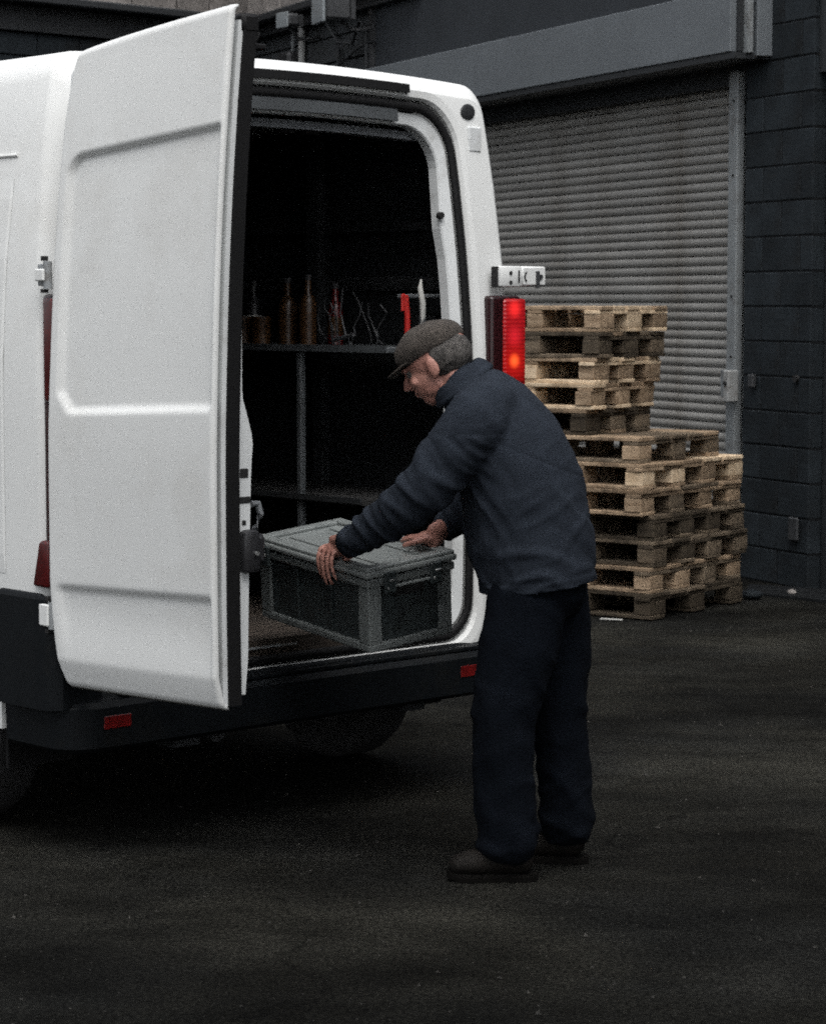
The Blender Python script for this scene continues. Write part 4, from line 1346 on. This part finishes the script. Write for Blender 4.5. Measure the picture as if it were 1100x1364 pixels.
cap_loft(b, [(hp(0, 0.086, 0.006), 0.007, 0.006), (hp(0, 0.100, -0.018), 0.011, 0.009), (hp(0, 0.104, -0.032), 0.014, 0.010)], 10, wy=HM @ Vector((1, 0, 0)))
b.ball(hp(0.011, 0.092, -0.034), 0.008, sub=2)
b.ball(hp(-0.011, 0.092, -0.034), 0.008, sub=2)
b.ball(hp(0, 0.084, -0.056), 0.012, 1.9, 0.6, 0.45, HR, 2)        # lips
b.ball(hp(0, 0.082, -0.064), 0.012, 1.7, 0.6, 0.45, HR, 2)
for sx in (-1, 1):                                                 # ears
    b.ball(hp(sx * 0.080, -0.012, -0.014), 0.030, 0.28, 0.62, 1.05, HR, 2)
    b.ball(hp(sx * 0.076, -0.004, -0.040), 0.010, 0.6, 0.8, 1, HR, 2)
# hands. near hand grips the crate's near top edge; far hand lies on the far corner of the lid
crM = Matrix.Translation((-0.127, 7.068, 0.634)) @ (Mz @ Mx @ My).to_4x4()
def cp(x, y, z):
    return L_(crM @ Vector((x, y, z)))
def finger(pts, r):
    k = len(pts)
    cap_loft(b, [(p, r * (1 - 0.10 * i), r * (1 - 0.10 * i)) for i, p in enumerate(pts)], 10, wy=(0.3, 0.2, 0.9))
TOP = CH + 0.002
gx = -0.150           # where on the long edge the near hand holds
palm_w = L_(WRL)
pc = cp(gx - 0.01, 0.016, TOP + 0.032)
cap_loft(b, [(palm_w, 0.028, 0.032), (palm_w.lerp(pc, 0.55), 0.026, 0.038), (pc, 0.021, 0.044)], 14, wy=(crM.to_3x3() @ Vector((1, 0, 0))))
b.ball(cp(gx - 0.008, 0.0, TOP + 0.028), 0.030, 1.3, 0.85, 0.8, crM.to_3x3(), 2)
for i, (dx, ln) in enumerate(((-0.040, 0.052), (-0.018, 0.066), (0.005, 0.062), (0.027, 0.046))):
    x = gx - 0.010 + dx
    finger([cp(x * 1.0, 0.006, TOP + 0.030), cp(x, -0.022, TOP + 0.026), cp(x + 0.001, -0.034, TOP - 0.002), cp(x + 0.003, -0.030, TOP - ln + 0.012), cp(x + 0.004, -0.020, TOP - ln - 0.012)], 0.0095 if i < 3 else 0.0085)
finger([cp(gx + 0.028, 0.040, TOP + 0.034), cp(gx + 0.048, 0.028, TOP + 0.024), cp(gx + 0.055, 0.006, TOP + 0.014), cp(gx + 0.052, -0.012, TOP + 0.012)], 0.0105)
# far hand
gx2, gy2 = -0.055, CW
pw = L_(WRR)
pc2 = cp(gx2 - 0.01, gy2 - 0.02, TOP + 0.030)
cap_loft(b, [(pw, 0.028, 0.032), (pw.lerp(pc2, 0.55), 0.026, 0.038), (pc2, 0.020, 0.042)], 14, wy=(crM.to_3x3() @ Vector((0, 0, 1))))
b.ball(cp(gx2 - 0.03, gy2 - 0.02, TOP + 0.026), 0.030, 1.2, 1.2, 0.7, crM.to_3x3(), 2)
for i, (dy, ln) in enumerate(((0.016, 0.070), (-0.006, 0.085), (-0.028, 0.080), (-0.050, 0.062))):
    y = gy2 - 0.012 + dy
    finger([cp(gx2 - 0.03, y, TOP + 0.028), cp(gx2 - 0.055, y - 0.003, TOP + 0.026), cp(gx2 - 0.03 - ln * 0.8, y - 0.006, TOP + 0.018), cp(gx2 - 0.03 - ln * 1.1, y - 0.008, TOP + 0.011)], 0.0095 if i < 3 else 0.0085)
finger([cp(gx2 - 0.005, gy2 - 0.055, TOP + 0.030), cp(gx2 - 0.02, gy2 - 0.085, TOP + 0.024), cp(gx2 - 0.045, gy2 - 0.102, TOP + 0.013)], 0.0105)
remeshed(b, 'body', 'skin', man, 0.0042, 3)
# eyes under the brim
for sx in (-1, 1):
    MB().ball(hp(sx * 0.031, 0.068, 0.000), 0.0125, sub=3).build('eye', 'hair', man, smooth=True)

# cloth folds: creases run along one direction and are narrow across it
def crease(p, axis, fa, fc, seed):
    """creases perpendicular to axis: frequency fa along the axis, fc across"""
    ax = Vector(axis).normalized()
    t = p.dot(ax)
    c = p - ax * t
    w = noise.noise(p * 4.0 + Vector((seed, 1, 2))) * 0.055 + noise.noise(p * 9.0 + Vector((seed, 5, 2))) * 0.018
    q = c * fc + ax * ((t + w) * fa) + Vector((seed * 3.1, seed, 0))
    n_ = noise.noise(q)
    r_ = 1 - min(1.0, abs(n_) * 3.0)
    return r_ * r_ * (3 - 2 * r_) - 0.35
# jacket
j = MB()
J = [((0.365, 6.97, 0.80), 0.165, 0.195)] + [(p[0], p[1] * 1.05, p[2] * 1.06) for p in SPINE]
J[1] = ((0.360, 6.97, 0.88), 0.172, 0.205)
cap_loft(j, [(L_(p[0]), p[1], p[2]) for p in J], 28)
cap_loft(j, [(L_((0.225, 6.85, 1.36)), 0.092, 0.075), (L_(SHL), 0.096, 0.080), (L_((0.11, 6.815, 1.245)), 0.088, 0.078), (L_(ELL), 0.078, 0.072), (L_((-0.08, 6.94, 1.045)), 0.066, 0.062), (L_((-0.150, 7.015, 0.995)), 0.050, 0.052), (L_(WRL), 0.046, 0.050)], 20)
cap_loft(j, [(L_((0.235, 7.10, 1.36)), 0.092, 0.075), (L_(SHR), 0.092, 0.080), (L_((0.215, 7.26, 1.24)), 0.080, 0.074), (L_(ELR), 0.072, 0.068), (L_((0.16, 7.345, 1.04)), 0.058, 0.056), (L_(WRR), 0.048, 0.048)], 20)
# collar
cap_loft(j, [(L_((0.185, 6.985, 1.395)), 0.095, 0.110), (L_((0.150, 6.988, 1.432)), 0.078, 0.086), (L_((0.135, 6.99, 1.450)), 0.070, 0.078)], 20)
def jf(co, n_):
    arm = smooth(0.02, -0.14, co.x + 0.55 * (co.z - 1.15) * 0.0) if co.z < 1.30 else 0.0
    low = smooth(1.34, 1.05, co.z)
    tor = crease(co, (0.35, 0.25, 1.0), 9.5, 2.6, 3) * (0.0018 + 0.0065 * low)
    tor += crease(co, (-0.5, 0.1, 0.8), 15, 4.5, 8) * (0.0010 + 0.0022 * low)
    ar = crease(co, (-0.62, 0.38, -0.62), 15, 4.0, 5) * 0.0085 + crease(co, (-0.8, 0.2, -0.1), 22, 6, 12) * 0.003
    hz = co.z - 0.13 * (co.x - 0.04)
    seam = -0.0035 * math.exp(-((hz - 0.885) / 0.004) ** 2) if co.x > -0.16 else 0.0
    yoke = -0.003 * math.exp(-(((co.z + 0.42 * co.x) - 1.245) / 0.004) ** 2) * (1 - arm) if co.z > 1.1 and co.x > -0.07 else 0.0
    return tor * (1 - arm) + ar * arm + 0.0004 * noise.noise(co * 40) + seam + yoke
jk = remeshed(j, 'jacket', 'jacket', man, 0.0075, 6, fold=jf, label='navy work jacket with long sleeves', cut=[(L_((0.36, 6.97, 0.852)), Vector((0.13, 0.0, -1)))])
q = jk.modifiers.new('s', 'SOLIDIFY'); q.thickness = 0.008; q.offset = -1
cl_ = MB()
cx0 = Vector(L_((0.146, 6.990, 1.438)))
cn_ = Vector((-0.62, 0.02, 0.78)).normalized()
cu_ = Vector((0, 1, 0))
cv_ = cn_.cross(cu_).normalized()
for hh, rr0 in ((-0.006, 0.092), (0.012, 0.084), (0.026, 0.077)):
    cl_.tube([cx0 + cn_ * hh + (cu_ * math.cos(a) * rr0 * 1.04 + cv_ * math.sin(a) * rr0) for a in [2 * math.pi * k / 36 for k in range(37)]], 0.0115, 8)
remeshed(cl_, 'collar', 'jacket', man, 0.005, 4, fold=lambda co, n_: 0.003 * noise.noise(co * 22))
cf = MB()
cf.tube([L_((-0.172, 7.046, 0.978)), L_((-0.196, 7.070, 0.962))], [0.050, 0.044], 18, caps=False)
o = cf.build('cuff', 'jacket', man, smooth=True)
q = o.modifiers.new('s', 'SOLIDIFY'); q.thickness = 0.006
# trousers
t_ = MB()
cap_loft(t_, [(L_((0.372, 6.97, 0.82)), 0.134, 0.165), (L_((0.368, 6.97, 0.90)), 0.128, 0.16)], 24)
cap_loft(t_, sc(LEGN, 1.0), 22)
cap_loft(t_, sc(LEGF, 1.0), 22)
def tf(co, n_):
    low = smooth(0.42, 0.10, co.z)
    knee = math.exp(-((co.z - 0.50) / 0.10) ** 2)
    v_ = crease(co, (0.55, 0.2, 1), 8.5, 4.2, 14) * (0.003 + 0.006 * low + 0.004 * knee) + crease(co, (-0.6, 0.1, 1), 9.5, 4.5, 33) * (0.002 + 0.005 * low)
    v_ += crease(co, (1, 0.4, 0.25), 9, 2.2, 25) * 0.0045
    return v_ + 0.001 * noise.noise(co * 40)
remeshed(t_, 'trousers', 'trouser', man, 0.0085, 5, fold=tf, label='dark navy work trousers, baggy at the ankles', cut=[(Vector((0, 0, 0.040)), Vector((0.12, 0, -1)))])
# boots
def boot(heel, toe, name='boot'):
    h, t = L_(heel), L_(toe)
    d = (t - h); d.z = 0
    ln = d.length; d.normalize()
    sd_ = Vector((-d.y, d.x, 0))
    def q(s, w, z): return h + d * s * ln + sd_ * w + Vector((0, 0, z - h.z))
    m_ = MB()
    cap_loft(m_, [(q(0.13, 0, 0.060), 0.042, 0.038), (q(0.38, 0, 0.066), 0.047, 0.040), (q(0.62, 0, 0.056), 0.040, 0.044), (q(0.86, 0, 0.046), 0.031, 0.040)], 18, wy=sd_)
    cap_loft(m_, [(q(0.24, 0, 0.07), 0.052, 0.046), (q(0.24, 0, 0.15), 0.050, 0.046)], 18, wy=sd_)
    bt_ = remeshed(m_, name, 'boot', man, 0.006, 3, fold=lambda co, n_: 0.003 * noise.noise(co * 25))
    # sole
    V, F = [], []
    tabw = [(-0.02, 0.0), (-0.005, 0.018), (0.04, 0.029), (0.15, 0.034), (0.35, 0.030), (0.55, 0.036), (0.75, 0.041), (0.90, 0.034), (0.98, 0.019), (1.01, 0.0)]
    ss = [-0.02, -0.005, 0.04, 0.15, 0.25, 0.35, 0.45, 0.55, 0.65, 0.75, 0.84, 0.90, 0.95, 0.98, 1.01]
    out_ = [(s, interp(tabw, s)) for s in ss] + [(s, -interp(tabw, s)) for s in ss[-2:0:-1]]
    N = len(out_)
    for lv, (z, e) in enumerate(((0.001, 0.95), (0.014, 0.99), (0.022, 0.95))):
        for (s, w) in out_:
            up = 0.012 * max(0.0, (s - 0.8) / 0.2) ** 2
            V.append(q(0.02 + s * 0.93, w * e, z + up))
    for lv in range(2):
        for k in range(N):
            F.append((lv * N + k, lv * N + (k + 1) % N, (lv + 1) * N + (k + 1) % N, (lv + 1) * N + k))
    F.append(tuple(range(N))[::-1]); F.append(tuple(range(2 * N, 3 * N)))
    mesh('boot_sole', V, F, 'sole', bt_)
    for s in (0.42, 0.50, 0.58):
        MB().tube([q(s, -0.024, 0.092 - (s - .42) * .12), q(s + 0.02, 0, 0.108 - (s - .42) * .12), q(s, 0.024, 0.092 - (s - .42) * .12)], 0.003, 6).build('lace', 'lace', bt_)
boot((0.365, 6.872, 0), (0.085, 6.862, 0))
boot((0.528, 7.09, 0), (0.255, 7.125, 0))
# flat cap and hair
cpm = MB()
cpm.ball(hp(0, -0.012, 0.056), 0.100, 0.90, 1.10, 0.64, HR, 4)
cpm.ball(hp(0, 0.045, 0.048), 0.066, 1.05, 0.85, 0.46, HR, 3)
remeshed(cpm, 'flat_cap', 'cap', man, 0.005, 5, fold=lambda co, n_: 0.005 * noise.noise(co * 18), cut=[(hp(0, 0, 0.030), -(HM @ Vector((0, 0.10, 1))))])
V, F = [], []
N = 20
for lv in range(2):
    for k in range(N + 1):
        an = math.pi * k / N
        x = 0.074 * math.cos(an)
        for (rr_, zz) in ((0.0, 0.0), (1.0, -0.012)):
            y = 0.052 + (0.020 if rr_ == 0 else 0.088) * math.sin(an)
            V.append(hp(x * (1 if rr_ else 0.95), y, 0.036 + zz * math.sin(an) - 0.006 * lv))
w = 2 * (N + 1)
for lv in range(2):
    for k in range(N):
        a = lv * w + 2 * k
        F.append((a, a + 1, a + 3, a + 2))
for k in range(N):
    F.append((2 * k + 1, 2 * k + 3, w + 2 * k + 3, w + 2 * k + 1))
mesh('cap_brim', V, F, 'cap', man, smooth=True)
hr = MB()
hr.ball(hp(0, -0.040, 0.008), 0.090, 0.93, 0.92, 0.80, HR, 4)
remeshed(hr, 'hair', 'hair', man, 0.005, 2, fold=lambda co, n_: 0.003 * noise.noise(co * 60), cut=[(hp(0, 0.0, 0.05), HM @ Vector((0, 0, 1))), (hp(0, 0.012, 0), HM @ Vector((0, 1, -0.2)))])

# ------------------------------------------------------------------ litter and rubble on the yard
def gpt(x, y):
    """ground point seen at picture column x, row y"""
    p = math.atan(277 / 3200)
    d = Vector(((x - 550) / 3200, math.cos(p) - (y - 682) / 3200 * -math.sin(p) * -1, -math.sin(p) - (y - 682) / 3200 * math.cos(p)))
    t = CAM_H / -d.z
    return (d.x * t, d.y * t, 0)
rr = random.Random(11)
def rubble(name, c, r, m, label, cat, grp=None):
    mb = MB().ball(Vector((0, 0, 0)), r, rr.uniform(.9, 1.6), rr.uniform(.7, 1.1), rr.uniform(.35, .6), sub=2)
    s0 = rr.uniform(0, 50)
    for v in mb.bm.verts:
        v.co *= 1 + 0.35 * noise.noise(v.co / r + Vector((s0, 0, 0)))
    zm = min(v.co.z for v in mb.bm.verts)
    for v in mb.bm.verts: v.co.z -= zm
    o = mb.build(name, m, loc=(c[0], c[1], 0.001), rot=(0, 0, rr.uniform(0, 6)))
    return tag(o, label, cat, grp)
rubble('rubble', (1.93, 13.55), 0.05, 'block', 'grey lump of rubble near the foot of the block pier', 'rubble')
rubble('rubble', (2.18, 13.72), 0.035, 'stone', 'small tan stone right of the rubble by the pier foot', 'stone')
# thin broken concrete apron at the foot of the pier
V = [(1.92, 13.8, 0.012), (2.15, 13.55, 0.014), (2.6, 13.1, 0.012), (3.1, 12.4, 0.012), (3.4, 12.7, 0.012), (2.5, 13.9, 0.012), (2.0, 14.2, 0.012)]
V2 = [(x, y, -0.01) for x, y, z in V]
n = len(V)
ap = mesh('apron', V + V2, [tuple(range(n))] + [(i, (i + 1) % n, n + (i + 1) % n, n + i) for i in range(n)], 'mortar')
tag(ap, kind='structure')
pp = MB()
pp.box(-0.06, 0.06, -0.012, 0.012, 0, 0.004)
for v in pp.bm.verts: v.co.z += 0.006 * abs(v.co.x) * 10 * 0.5
tag(pp.build('paper_scrap', 'paperwhite', loc=(1.05, 12.62, 0.004), rot=(0, 0, -0.35)), 'pale scrap of packing strip on the ground by the bottom pallet', 'litter')
# loose grit as one mass of tiny chips
gm = bmesh.new()
for i in range(1100):
    Y = rr.uniform(4.6, 13)
    X = rr.uniform(-0.20, 0.20) * Y
    r = rr.choice([0.002, 0.003, 0.003, 0.004, 0.006])
    if rr.random() < 0.01: r = 0.010
    m4 = Matrix.Translation((X, Y, r * 0.4)) @ Matrix.Rotation(rr.uniform(0, 6), 4, 'Z') @ Matrix.Diagonal((1.3, 0.9, 0.6, 1))
    vs = [gm.verts.new(m4 @ (Vector(p) * r)) for p in ((1, 0, -.5), (-.5, .9, -.5), (-.6, -.8, -.5), (0.1, 0, 1))]
    for f_ in ((0, 1, 3), (1, 2, 3), (2, 0, 3)):
        gm.faces.new([vs[k] for k in f_])
me = bpy.data.meshes.new('grit')
gm.to_mesh(me); gm.free()
M['grit'] = mat('grit', (0.045, 0.042, 0.036), 0.9, 0.4, 20)
me.materials.append(M['grit'])
tag(add('grit', me), kind='stuff')
